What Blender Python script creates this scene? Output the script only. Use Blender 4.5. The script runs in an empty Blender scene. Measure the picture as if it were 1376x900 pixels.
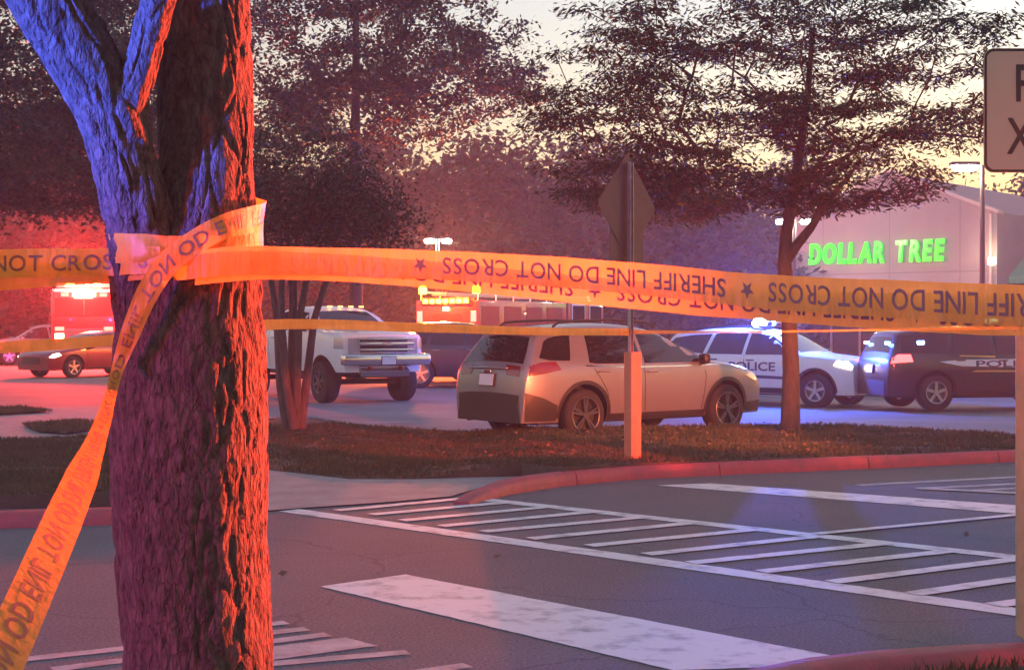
import bpy, bmesh, math, random
import numpy as np
from mathutils import Vector, Matrix, noise
from mathutils.geometry import delaunay_2d_cdt

random.seed(7); np.random.seed(7)
SC = bpy.context.scene
COL = SC.collection

# ------------------------------------------------------------------ camera
CAMH, FOC, X0, Y0 = 1.55, 2000.0, 688.0, 440.0     # eye height, focal length and horizon in photo pixels
cam = bpy.data.cameras.new('camera')
cam_ob = bpy.data.objects.new('camera', cam); COL.objects.link(cam_ob)
cam_ob.location = (0, 0, CAMH); cam_ob.rotation_euler = (math.radians(90), 0, 0)
cam.sensor_width = 36.0; cam.lens = FOC / 1376.0 * 36.0
cam.shift_y = -10.0 / 1376.0
cam.clip_start = 0.05; cam.clip_end = 3000
SC.camera = cam_ob

# ------------------------------------------------------------------ sky, sun, exposure
w = bpy.data.worlds.new('World'); SC.world = w; w.use_nodes = True
nt = w.node_tree; nt.nodes.clear()
sky = nt.nodes.new('ShaderNodeTexSky'); sky.sky_type = 'NISHITA'; sky.sun_disc = False
sky.sun_elevation = math.radians(1.6); sky.sun_rotation = math.radians(60)
sky.air_density = 1.3; sky.dust_density = 1.0; sky.ozone_density = 1.5
tint = nt.nodes.new('ShaderNodeMix'); tint.data_type = 'RGBA'; tint.blend_type = 'MULTIPLY'
tint.inputs[0].default_value = 1.0; tint.inputs[7].default_value = (0.95, 0.92, 1.10, 1)
bg = nt.nodes.new('ShaderNodeBackground'); bg.inputs[1].default_value = 0.15
wo = nt.nodes.new('ShaderNodeOutputWorld')
nt.links.new(sky.outputs[0], tint.inputs[6]); nt.links.new(tint.outputs[2], bg.inputs[0]); nt.links.new(bg.outputs[0], wo.inputs[0])
sun = bpy.data.lights.new('sun', 'SUN'); sun.energy = 0.03; sun.angle = math.radians(3); sun.color = (1.0, 0.72, 0.42)
sun_ob = bpy.data.objects.new('sun', sun); COL.objects.link(sun_ob)
sun_ob.rotation_euler = (math.radians(-88.4), 0, math.radians(-60))
SC.view_settings.view_transform = 'Standard'; SC.view_settings.look = 'None'
SC.view_settings.gamma = 1.0; SC.view_settings.use_curve_mapping = False
SC.view_settings.exposure = 2.75
SC.cycles.use_denoising = True
SC.cycles.max_bounces = 4; SC.cycles.diffuse_bounces = 1; SC.cycles.glossy_bounces = 2
SC.cycles.transmission_bounces = 2; SC.cycles.transparent_max_bounces = 12; SC.cycles.volume_bounces = 0
SC.cycles.sample_clamp_indirect = 4.0
SC.cycles.use_light_tree = True
SC.cycles.use_adaptive_sampling = True; SC.cycles.adaptive_threshold = 0.03

# ------------------------------------------------------------------ helpers: places
def P(px, py, D):
    return Vector(((px - X0) / FOC * D, D, CAMH - (py - Y0) / FOC * D))
def G(px, py, z=0.0):
    D = (CAMH - z) * FOC / (py - Y0)
    return Vector(((px - X0) / FOC * D, D, z))
def ss(a, b, t):
    t = min(1, max(0, (t - a) / (b - a))); return t * t * (3 - 2 * t)
def gz(x, y):                                   # the lot falls a little towards the shops on the right
    return -0.2 * ss(23.5, 30.5, y) * ss(0.5, 5, x)

# ------------------------------------------------------------------ helpers: materials
MATS = {}
def mat(name, col, rough=0.6, metal=0.0, var=0.0, vscale=8.0, col2=None, bump=0.0, bscale=40.0, emit=None, estr=0.0,
        coat=0.0, spec=0.5, stretch=(1, 1, 1), transl=0.0):
    if name in MATS: return MATS[name]
    m = bpy.data.materials.new(name); m.use_nodes = True; MATS[name] = m
    n = m.node_tree; b = n.nodes['Principled BSDF']
    b.inputs['Base Color'].default_value = (*col, 1); b.inputs['Roughness'].default_value = rough
    b.inputs['Metallic'].default_value = metal; b.inputs['Coat Weight'].default_value = coat
    b.inputs['Coat Roughness'].default_value = 0.06; b.inputs['Specular IOR Level'].default_value = spec
    if var > 0 or col2 or bump > 0:
        tc = n.nodes.new('ShaderNodeTexCoord'); mp = n.nodes.new('ShaderNodeMapping')
        mp.inputs['Scale'].default_value = stretch
        n.links.new(tc.outputs['Object'], mp.inputs[0])
    if var > 0 or col2:
        c2 = col2 or tuple(c * (1 - var) for c in col)
        nz = n.nodes.new('ShaderNodeTexNoise'); nz.inputs['Scale'].default_value = vscale; nz.inputs['Detail'].default_value = 6
        nz.inputs['Roughness'].default_value = 0.65
        rp = n.nodes.new('ShaderNodeValToRGB'); rp.color_ramp.elements[0].position = 0.35; rp.color_ramp.elements[1].position = 0.65
        rp.color_ramp.elements[0].color = (*c2, 1); rp.color_ramp.elements[1].color = (*col, 1)
        n.links.new(mp.outputs[0], nz.inputs['Vector']); n.links.new(nz.outputs[0], rp.inputs[0])
        n.links.new(rp.outputs[0], b.inputs['Base Color'])
    if bump > 0:
        nb = n.nodes.new('ShaderNodeTexNoise'); nb.inputs['Scale'].default_value = bscale; nb.inputs['Detail'].default_value = 5
        bp = n.nodes.new('ShaderNodeBump'); bp.inputs['Strength'].default_value = bump; bp.inputs['Distance'].default_value = 0.02
        n.links.new(mp.outputs[0], nb.inputs['Vector']); n.links.new(nb.outputs[0], bp.inputs['Height'])
        n.links.new(bp.outputs[0], b.inputs['Normal'])
    if emit:
        b.inputs['Emission Color'].default_value = (*emit, 1); b.inputs['Emission Strength'].default_value = estr
    if transl > 0:
        tr = n.nodes.new('ShaderNodeBsdfTranslucent'); tr.inputs[0].default_value = (*col, 1)
        if var > 0 or col2: n.links.new(rp.outputs[0], tr.inputs[0])
        mx = n.nodes.new('ShaderNodeMixShader'); mx.inputs[0].default_value = transl
        n.links.new(b.outputs[0], mx.inputs[1]); n.links.new(tr.outputs[0], mx.inputs[2])
        n.links.new(mx.outputs[0], n.nodes['Material Output'].inputs[0])
    return m

def asphalt_mat():
    m = mat('asphalt', (0.062, 0.060, 0.064), 0.85, bump=0.35, bscale=160)
    n = m.node_tree; b = n.nodes['Principled BSDF']; tc = n.nodes['Texture Coordinate']
    big = n.nodes.new('ShaderNodeTexNoise'); big.inputs['Scale'].default_value = 0.55; big.inputs['Detail'].default_value = 9; big.inputs['Roughness'].default_value = .68
    fine = n.nodes.new('ShaderNodeTexNoise'); fine.inputs['Scale'].default_value = 60; fine.inputs['Detail'].default_value = 3
    n.links.new(tc.outputs['Object'], big.inputs[0]); n.links.new(tc.outputs['Object'], fine.inputs[0])
    r1 = n.nodes.new('ShaderNodeValToRGB'); r1.color_ramp.elements[0].position = .3; r1.color_ramp.elements[1].position = .75
    r1.color_ramp.elements[0].color = (0.105, 0.105, 0.112, 1); r1.color_ramp.elements[1].color = (0.150, 0.148, 0.152, 1)
    r2 = n.nodes.new('ShaderNodeValToRGB'); r2.color_ramp.elements[0].position = .35; r2.color_ramp.elements[1].position = .7
    r2.color_ramp.elements[0].color = (.62, .62, .62, 1); r2.color_ramp.elements[1].color = (1.42, 1.42, 1.42, 1)
    mx = n.nodes.new('ShaderNodeMix'); mx.data_type = 'RGBA'; mx.blend_type = 'MULTIPLY'; mx.inputs[0].default_value = 1
    n.links.new(big.outputs[0], r1.inputs[0]); n.links.new(fine.outputs[0], r2.inputs[0])
    n.links.new(r1.outputs[0], mx.inputs[6]); n.links.new(r2.outputs[0], mx.inputs[7])
    # cracks
    vo = n.nodes.new('ShaderNodeTexVoronoi'); vo.feature = 'DISTANCE_TO_EDGE'; vo.inputs['Scale'].default_value = 0.45
    ad = n.nodes.new('ShaderNodeMix'); ad.data_type = 'RGBA'; ad.blend_type = 'ADD'; ad.inputs[0].default_value = 0.5
    wn = n.nodes.new('ShaderNodeTexNoise'); wn.inputs['Scale'].default_value = 1.6; wn.inputs['Detail'].default_value = 5
    n.links.new(tc.outputs['Object'], wn.inputs[0]); n.links.new(tc.outputs['Object'], ad.inputs[6]); n.links.new(wn.outputs['Color'], ad.inputs[7])
    n.links.new(ad.outputs[2], vo.inputs[0])
    cr = n.nodes.new('ShaderNodeValToRGB'); cr.color_ramp.elements[0].position = 0.0; cr.color_ramp.elements[1].position = 0.006
    cr.color_ramp.elements[0].color = (.62, .62, .62, 1); cr.color_ramp.elements[1].color = (1, 1, 1, 1)
    n.links.new(vo.outputs[0], cr.inputs[0])
    m2 = n.nodes.new('ShaderNodeMix'); m2.data_type = 'RGBA'; m2.blend_type = 'MULTIPLY'; m2.inputs[0].default_value = 1
    n.links.new(mx.outputs[2], m2.inputs[6]); n.links.new(cr.outputs[0], m2.inputs[7])
    n.links.new(m2.outputs[2], b.inputs['Base Color'])
    return m
def paint_mat(name, col, lo=.36, hi=.60, base=(.24, .235, .235), sc=4.5):
    m = mat(name, col, 0.7, col2=base, vscale=sc, bump=.2, bscale=160)
    r = [x for x in m.node_tree.nodes if x.type == 'VALTORGB'][0]
    r.color_ramp.elements[0].position = lo - .1; r.color_ramp.elements[1].position = hi - .1
    return m

M_ASPH = asphalt_mat()
M_CONC = mat('concrete', (.34, .32, .30), .85, var=.25, vscale=3, bump=.3, bscale=90)
M_WPAINT = paint_mat('white_road_paint', (.72, .70, .67))
M_WPAINT2 = paint_mat('worn_road_paint', (.46, .44, .43), .46, .72)
M_RKERB = mat('red_kerb_paint', (.46, .07, .08), .6, col2=(.30, .07, .07), vscale=7, bump=.3, bscale=60)
M_SOIL = mat('soil', (.055, .048, .032), .95, col2=(.085, .07, .045), vscale=5, bump=.6, bscale=30)
M_MULCH = mat('mulch', (.05, .03, .022), .95, var=.5, vscale=30, bump=.8, bscale=60)
M_GRASS = mat('grass_blades', (.045, .062, .024), .7, col2=(.085, .078, .040), vscale=1.7, transl=.25)
M_BARK = mat('bark', (.095, .072, .06), .95, col2=(.035, .027, .023), vscale=34, bump=1.0, bscale=75, stretch=(1, 1, .4))
def bark_cracks(m):
    n = m.node_tree; b = n.nodes['Principled BSDF']; tc = n.nodes['Texture Coordinate']
    mp = n.nodes.new('ShaderNodeMapping'); mp.inputs['Scale'].default_value = (1, 1, .38); n.links.new(tc.outputs['Object'], mp.inputs[0])
    wn = n.nodes.new('ShaderNodeTexNoise'); wn.inputs['Scale'].default_value = 30; wn.inputs['Detail'].default_value = 4; n.links.new(mp.outputs[0], wn.inputs[0])
    ad = n.nodes.new('ShaderNodeMix'); ad.data_type = 'RGBA'; ad.blend_type = 'ADD'; ad.inputs[0].default_value = .035; n.links.new(mp.outputs[0], ad.inputs[6]); n.links.new(wn.outputs['Color'], ad.inputs[7])
    vo = n.nodes.new('ShaderNodeTexVoronoi'); vo.feature = 'DISTANCE_TO_EDGE'; vo.inputs['Scale'].default_value = 46; n.links.new(ad.outputs[2], vo.inputs[0])
    rp = n.nodes.new('ShaderNodeValToRGB'); rp.color_ramp.elements[0].position = 0; rp.color_ramp.elements[1].position = .16; n.links.new(vo.outputs[0], rp.inputs[0])
    bp = n.nodes.new('ShaderNodeBump'); bp.inputs['Strength'].default_value = .4; bp.inputs['Distance'].default_value = .012; n.links.new(rp.outputs[0], bp.inputs['Height'])
    old = b.inputs['Normal'].links[0].from_socket; n.links.new(old, bp.inputs['Normal']); n.links.new(bp.outputs[0], b.inputs['Normal'])
    oc = b.inputs['Base Color'].links[0].from_socket; mx = n.nodes.new('ShaderNodeMix'); mx.data_type = 'RGBA'; mx.blend_type = 'MULTIPLY'; mx.inputs[0].default_value = .4
    n.links.new(oc, mx.inputs[6]); n.links.new(rp.outputs[0], mx.inputs[7]); n.links.new(mx.outputs[2], b.inputs['Base Color'])
bark_cracks(M_BARK)
M_BARK2 = mat('smooth_bark', (.10, .075, .065), .85, var=.5, vscale=14, bump=.4, bscale=30, stretch=(1, 1, .3))
M_BARK3 = mat('far_bark', (.055, .045, .04), .95, var=.4, vscale=8)
M_LEAF_L = mat('locust_leaf', (.040, .062, .018), .6, col2=(.024, .040, .012), vscale=2.2, transl=.30)
M_LEAF_D = mat('dark_leaf', (.030, .046, .018), .6, col2=(.018, .030, .012), vscale=1.2, transl=.25)
M_LEAF_W = mat('woodland_leaf', (.040, .052, .024), .7, col2=(.026, .036, .018), vscale=.6, transl=.2)
M_TAPE = mat('yellow_tape', (.86, .43, .07), .42, var=.18, vscale=7, transl=.42, spec=.35, bump=.35, bscale=22, stretch=(2.2, 2.2, .5))
def see_through(m, share):
    n = m.node_tree; o = n.nodes['Material Output']; s = o.inputs[0].links[0].from_socket
    t = n.nodes.new('ShaderNodeBsdfTransparent'); t.inputs[0].default_value = (1, .72, .3, 1); x = n.nodes.new('ShaderNodeMixShader'); x.inputs[0].default_value = share
    n.links.new(s, x.inputs[1]); n.links.new(t.outputs[0], x.inputs[2]); n.links.new(x.outputs[0], o.inputs[0])
see_through(M_TAPE, .16)
M_PRINT = mat('black_print', (.018, .016, .02), .45)
M_TPRINT = mat('faded_print', (.17, .075, .06), .6, col2=(.27, .12, .05), vscale=30)
M_BLACK = mat('black_plastic', (.018, .018, .02), .5)
M_RUB = mat('tyre_rubber', (.018, .018, .019), .85, bump=.3, bscale=60)
M_GLASS = mat('car_glass', (.012, .013, .016), .05, spec=.6, coat=.4)
M_CHROME = mat('chrome', (.62, .62, .64), .16, metal=1)
M_ALLOY = mat('alloy', (.42, .42, .44), .3, metal=.9)
M_DALLOY = mat('dark_alloy', (.13, .13, .145), .32, metal=.8)
M_WELL = mat('wheel_well', (.012, .012, .013), .9)
M_SEAM = mat('seam', (.012, .012, .013), .8)
M_RLENS = mat('red_lens', (.15, .010, .013), .15, coat=.6)
M_CLENS = mat('clear_lens', (.42, .42, .45), .1, coat=.8, metal=.3)
M_PLATE = mat('plate_white', (.62, .64, .68), .4)
M_ALU = mat('sign_aluminium', (.13, .13, .15), .6, metal=.3, var=.15, vscale=5)
M_GALV = mat('galvanised_steel', (.30, .31, .32), .5, metal=.7, var=.25, vscale=12)
M_DPOLE = mat('dark_pole', (.045, .04, .04), .5, metal=.3)

# ------------------------------------------------------------------ helpers: objects
def tag(o, label=None, cat=None, group=None, kind=None):
    if label: o['label'] = label
    if cat: o['category'] = cat
    if group: o['group'] = group
    if kind: o['kind'] = kind
    return o
def empty(name, loc=(0, 0, 0), rz=0.0, parent=None):
    o = bpy.data.objects.new(name, None); COL.objects.link(o); o.location = loc; o.rotation_euler = (0, 0, rz)
    o.empty_display_size = .2
    if parent: o.parent = parent
    return o
def obj(name, bm, m, parent=None, smooth=False, angle=35):
    me = bm if isinstance(bm, bpy.types.Mesh) else None
    if me is None:
        me = bpy.data.meshes.new(name); bm.to_mesh(me); bm.free()
    for mm in (m if isinstance(m, (list, tuple)) else [m]):
        if mm.name not in [x.name for x in me.materials if x]: me.materials.append(mm)
    if smooth:
        me.polygons.foreach_set('use_smooth', [True] * len(me.polygons))
        try: me.set_sharp_from_angle(angle=math.radians(angle))
        except Exception: pass
    o = bpy.data.objects.new(name, me); COL.objects.link(o)
    if parent: o.parent = parent
    return o
def mesh_np(name, V, F):
    me = bpy.data.meshes.new(name); V = np.asarray(V, dtype=np.float32); F = np.asarray(F, dtype=np.int32)
    k = F.shape[1]
    me.vertices.add(len(V)); me.vertices.foreach_set('co', V.ravel())
    me.loops.add(F.size); me.loops.foreach_set('vertex_index', F.ravel())
    me.polygons.add(len(F)); me.polygons.foreach_set('loop_start', np.arange(0, F.size, k, dtype=np.int32))
    me.polygons.foreach_set('loop_total', np.full(len(F), k, dtype=np.int32))
    me.update(calc_edges=True); return me
def box(bm, c, s, rot=None, bevel=0.0):
    m = Matrix.Translation(Vector(c))
    if rot is not None: m = m @ rot
    r = bmesh.ops.create_cube(bm, size=1.0, matrix=m @ Matrix.Diagonal((*s, 1)))
    if bevel > 0:
        es = list({e for v in r['verts'] for e in v.link_edges})
        bmesh.ops.bevel(bm, geom=es, offset=bevel, segments=2, affect='EDGES', profile=.5)
def B(c, s, rot=None, bevel=0.0):
    bm = bmesh.new(); box(bm, c, s, rot, bevel); return bm
def tube(bm, pts, rads, n=8, cap=True):
    pts = [Vector(p) for p in pts]; rings = []
    ref = None
    for i, p in enumerate(pts):
        d = (pts[min(i + 1, len(pts) - 1)] - pts[max(i - 1, 0)])
        if d.length < 1e-9: d = Vector((0, 0, 1))
        d.normalize()
        if ref is None: ref = Vector((1, 0, 0)) if abs(d.x) < .8 else Vector((0, 1, 0))
        a = (ref - d * ref.dot(d)); a.normalize(); b = d.cross(a); ref = a
        r = rads[i] if hasattr(rads, '__len__') else rads
        rings.append([bm.verts.new(p + (a * math.cos(2 * math.pi * k / n) + b * math.sin(2 * math.pi * k / n)) * r) for k in range(n)])
    for i in range(len(rings) - 1):
        for k in range(n):
            bm.faces.new((rings[i][k], rings[i][(k + 1) % n], rings[i + 1][(k + 1) % n], rings[i + 1][k]))
    if cap:
        bm.faces.new(list(reversed(rings[0]))); bm.faces.new(rings[-1])
def T(pts, rads, n=8):
    bm = bmesh.new(); tube(bm, pts, rads, n); return bm
def lathe(prof, n=24, axis='y', cap=True):                  # prof: (offset along axis, radius)
    bm = bmesh.new(); rings = []
    for (t, r) in prof:
        ring = []
        for k in range(n):
            a = 2 * math.pi * k / n; c, s = r * math.cos(a), r * math.sin(a)
            ring.append(bm.verts.new((c, t, s) if axis == 'y' else (c, s, t)))
        rings.append(ring)
    for i in range(len(rings) - 1):
        for k in range(n): bm.faces.new((rings[i][k], rings[i][(k + 1) % n], rings[i + 1][(k + 1) % n], rings[i + 1][k]))
    if cap: bm.faces.new(list(reversed(rings[0]))); bm.faces.new(rings[-1])
    bmesh.ops.recalc_face_normals(bm, faces=bm.faces); return bm
def poly_sheet(pts, zf, step=.4, name='sheet', skirt=0.0):   # planar polygon filled with a grid, heights from zf(x, y)
    pts = [Vector((p[0], p[1])) for p in pts]; n = len(pts)
    edges = [(i, (i + 1) % n) for i in range(n)]
    xs = [p.x for p in pts]; ys = [p.y for p in pts]; inner = []
    x = min(xs) + step / 2
    while x < max(xs):
        y = min(ys) + step / 2
        while y < max(ys):
            if inside((x, y), pts): inner.append(Vector((x, y)))
            y += step
        x += step
    vs, es, fs, _, _, _ = delaunay_2d_cdt(pts + inner, edges, [list(range(n))], 1, 1e-4)
    bm = bmesh.new(); bv = [bm.verts.new((v.x, v.y, zf(v.x, v.y))) for v in vs]
    for f in fs:
        try: bm.faces.new([bv[i] for i in f])
        except ValueError: pass
    bmesh.ops.recalc_face_normals(bm, faces=bm.faces)
    if sum(f.normal.z for f in bm.faces) < 0: bmesh.ops.reverse_faces(bm, faces=bm.faces)
    if skirt:
        ed = [e for e in bm.edges if e.is_boundary]; low = {}
        for e in ed:
            for v in e.verts:
                if v not in low: low[v] = bm.verts.new(v.co - Vector((0, 0, skirt)))
        for e in ed:
            a, b = e.verts; bm.faces.new((a, b, low[b], low[a]))
        bmesh.ops.recalc_face_normals(bm, faces=bm.faces)
    return bm
def inside(p, poly):
    x, y = p; c = False; n = len(poly)
    for i in range(n):
        a, b = poly[i], poly[i - 1]
        if (a[1] > y) != (b[1] > y) and x < (b[0] - a[0]) * (y - a[1]) / (b[1] - a[1]) + a[0]: c = not c
    return c
def children(o): return [c for c in bpy.data.objects if c.parent == o]
def copy_tree(o, parent=None):
    c = o.copy(); COL.objects.link(c)
    if parent:
        c.parent = parent
    for ch in children(o):
        if ch is not c: copy_tree(ch, c)
    return c
def text_mesh(txt, size=1.0, bold=.0, extrude=0.0, spacing=1.0, shear=0.0):
    cu = bpy.data.curves.new('t', 'FONT'); cu.body = txt; cu.size = size; cu.offset = bold; cu.extrude = extrude
    cu.space_character = spacing; cu.resolution_u = 3; cu.shear = shear
    o = bpy.data.objects.new('t', cu); COL.objects.link(o)
    dg = bpy.context.evaluated_depsgraph_get(); dg.update()
    me = bpy.data.meshes.new_from_object(o.evaluated_get(dg))
    bpy.data.objects.remove(o); bpy.data.curves.remove(cu)
    return me
def text_bounds(me):
    V = np.array([v.co[:] for v in me.vertices]); return V.min(0), V.max(0)

# ================================================================== THE SETTING
# ground sheet out to the horizon
def ground():
    xs = sorted(set(list(np.arange(-24, 24.1, 1.0)) + [-900, -400, -150, -70, -40, 40, 70, 150, 400, 900]))
    ys = sorted(set(list(np.arange(-12, 40.1, 1.0)) + [-300, -80, -30, 50, 70, 110, 200, 400, 1200]))
    def sheet(ys, name, m, label):
        bm = bmesh.new(); g = [[bm.verts.new((x, y, gz(x, y))) for x in xs] for y in ys]
        for j in range(len(ys) - 1):
            for i in range(len(xs) - 1): bm.faces.new((g[j][i], g[j][i + 1], g[j + 1][i + 1], g[j + 1][i]))
        return tag(obj(name, bm, m, smooth=True), label, kind='structure')
    sheet([y for y in ys if y >= 20], 'parking_lot', M_LOT, 'paler worn asphalt of the parking lot')
    return sheet([y for y in ys if y <= 20], 'ground', M_ASPH, 'grey asphalt of the road')
M_LOT = mat('worn_asphalt', (.22, .215, .215), .8, var=.3, vscale=.5, bump=.25, bscale=120)
GROUND = ground()

def quad_on_ground(corners, z, m, name='stripe'):
    pts = []
    for a, b in zip(corners, list(corners[1:]) + [corners[0]]):      # slightly ragged painted edges
        d = b - a; k = max(1, int(d.length / .07)); n = Vector((-d.y, d.x, 0)).normalized()
        for i in range(k):
            p = a.lerp(b, i / k); pts.append(p + n * (.007 * noise.noise(p * 9) + .006 * noise.noise(p * 31)))
    bm = bmesh.new(); vs = [bm.verts.new((c.x, c.y, z)) for c in pts]
    f = bm.faces.new(vs); bm.normal_update()
    if f.normal.z < 0: f.normal_flip()
    return obj(name, bm, m, GROUND)
def line_stripe(a, b, width, m=M_WPAINT, z=.004):
    A, Bv = G(*a), G(*b); d = (Bv - A); d.normalize(); n = Vector((-d.y, d.x, 0)) * width / 2
    return quad_on_ground([A - n, Bv - n, Bv + n, A + n], z, m)
# ladder crosswalk between the two islands
line_stripe((388, 685.5), (1440, 833), .22, z=.004)
line_stripe((625, 668.5), (1440, 757), .19, z=.004)
for a, b in [((452, 686.5), (640, 668.8)), ((499, 692), (682, 675.5)), ((540, 700), (739, 681.5)), ((592, 707.5), (806, 687.5)),
             ((649, 715), (876, 694.5)), ((712, 724.5), (928, 703.5)), ((791, 734), (1011, 712.5)), ((868, 745.5), (1097, 721.5)),
             ((928, 757), (1193, 730.5)), ((1022, 769), (1276, 741)), ((1117, 783), (1366, 752)), ((1227, 799), (1430, 769)),
             ((1336, 814), (1440, 800))]:
    line_stripe(a, b, .135, z=.008)
# stop bars
quad_on_ground([G(545, 772), G(1175, 892), G(905, 901), G(430, 788)], .004, M_WPAINT, 'stop_bar')
quad_on_ground([G(955, 649.6), G(1450, 685), G(1450, 697), G(883, 652.2)], .004, M_WPAINT, 'stop_bar')
line_stripe((1097, 718.5), (1440, 686), .10, z=.012)
line_stripe((1153, 652), (1440, 637), .13, M_WPAINT2); line_stripe((1233, 656.5), (1440, 646.5), .13, M_WPAINT2)
line_stripe((1233, 656.5), (1440, 666.5), .16, M_WPAINT2, z=.008); line_stripe((1290, 660), (1440, 652.5), .12, M_WPAINT2)
# second ladder crosswalk at the near left
for a, b in [((20, 887.5), (413, 845)), ((70, 900), (441, 852.5)), ((330, 895), (548, 876.5)), ((470, 917), (629, 894)), ((250, 851), (385, 836.5))]:
    line_stripe(a, b, .10, M_WPAINT2)
quad_on_ground([G(300, 877), G(464, 857), G(508, 868), G(360, 888)], .004, M_WPAINT2, 'stop_bar')
# faint bay lines in the lot
for a, b in [((430, 570), (690, 562)), ((545, 555), (575, 553)), ((700, 579), (1000, 590))]:
    line_stripe(a, b, .09, M_WPAINT2)

# islands -----------------------------------------------------------
def isl_z(x, y):
    c = G(397, 578)
    mound = .16 * math.exp(-((x - c.x) ** 2 + (y - c.y) ** 2) / .55)
    return .012 + .115 * ss(-.9, .5, x) + mound + .035 * noise.noise(Vector((x * .7, y * .7, 3)))+ .02
near_edge = [(300, 622), (365, 633), (470, 645), (560, 645), (640, 642.5), (700, 641)]
K1px = [(632, 661), (645, 657), (690, 647), (760, 637), (850, 629), (1000, 622), (1200, 614), (1370, 606.5), (1460, 602)]
far_edge = [(1460, 598), (1350, 599), (1240, 590), (1150, 586), (1040, 584), (900, 587), (740, 589), (640, 585), (500, 577), (370, 570), (300, 566)]
isl_poly = [G(*p) for p in near_edge] + [G(x, y + 2, .1) + Vector((-.03, .12, 0)) for x, y in K1px[3:]] + [G(*p) for p in far_edge]
ISL = tag(obj('grass_island', poly_sheet(isl_poly, isl_z, .35, skirt=.25), M_SOIL, smooth=True), 'raised grass island between the road and the lot', kind='structure')
def grass_stuff(name, poly, zf, n, label, hmin=.02, hmax=.06, seed=1, skip=None):
    rs = random.Random(seed); xs = [p[0] for p in poly]; ys = [p[1] for p in poly]; V = []; F = []
    while len(F) < n:
        x = rs.uniform(min(xs), max(xs)); y = rs.uniform(min(ys), max(ys))
        if not inside((x, y), poly): continue
        k = noise.noise(Vector((x * 1.3, y * 1.3, 0)))
        if k < -.35 and rs.random() < .7: continue
        if skip and skip(x, y): continue
        h = rs.uniform(hmin, hmax) * (1 + .5 * k); a = rs.uniform(0, math.pi); wd = rs.uniform(.006, .014)
        z = zf(x, y); lx, ly = rs.gauss(0, .35) * h, rs.gauss(0, .35) * h; i = len(V)
        V += [(x - wd * math.cos(a), y - wd * math.sin(a), z - .01), (x + wd * math.cos(a), y + wd * math.sin(a), z - .01), (x + lx, y + ly, z + h)]
        F.append((i, i + 1, i + 2))
    return tag(obj(name, mesh_np(name, V, F), M_GRASS), label, 'grass', kind='stuff')
cm = G(397, 578)
grass_stuff('island_grass', [(p.x, p.y) for p in isl_poly], isl_z, 60000, 'short dull grass covering the island in front of the silver crossover',
            skip=lambda x, y: (x - cm.x) ** 2 + (y - cm.y) ** 2 < .3)
# concrete walk leading to the crosswalk, with its slabs
walk_poly = [G(*p) for p in [(150, 628), (300, 620), (365, 631), (470, 643.5), (560, 644), (640, 641.5), (700, 640.5), (650, 655), (606, 668), (520, 676), (390, 685), (300, 692), (150, 690)]]
WALK = tag(obj('sidewalk', poly_sheet(walk_poly, lambda x, y: .012, .5), M_CONC), 'pale concrete walk leading to the crosswalk', kind='structure')
# left verge with its own kerb, and the walks beyond it
lv_poly = [G(*p) for p in [(-120, 611), (40, 602), (120, 598), (210, 606), (235, 640), (215, 676), (150, 681), (0, 684), (-120, 687)]]
def lv_z(x, y): return .12 + .02 * noise.noise(Vector((x, y, 8)))
tag(obj('grass_verge', poly_sheet(lv_poly, lv_z, .35, skirt=.25), M_SOIL, smooth=True), 'grass verge left of the leaning tape', kind='structure')
grass_stuff('verge_grass', [(p.x, p.y) for p in lv_poly], lv_z, 22000, 'dull grass on the verge behind the leaning tape', seed=3)
lw_poly = [G(*p) for p in [(-160, 560), (60, 548), (215, 545), (330, 566), (330, 606), (210, 609), (120, 601), (40, 605), (-120, 614)]]
tag(obj('sidewalk', poly_sheet(lw_poly, lambda x, y: .016, .6), M_CONC), 'concrete walk beyond the left verge', kind='structure')
for k, q in enumerate([[(-60, 553), (25, 549), (72, 555), (-20, 561)], [(30, 573), (110, 567), (165, 575), (90, 586), (50, 583)]]):
    pl = [G(*p) for p in q]
    tag(obj('grass_verge', poly_sheet(pl, lambda x, y: .05, .4), M_SOIL), 'small dark planting strip in the concrete walk', kind='structure')
    grass_stuff('strip_grass', [(p.x, p.y) for p in pl], lambda x, y: .05, 2500, 'dark grass on a small strip in the concrete walk', seed=20 + k)
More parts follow.
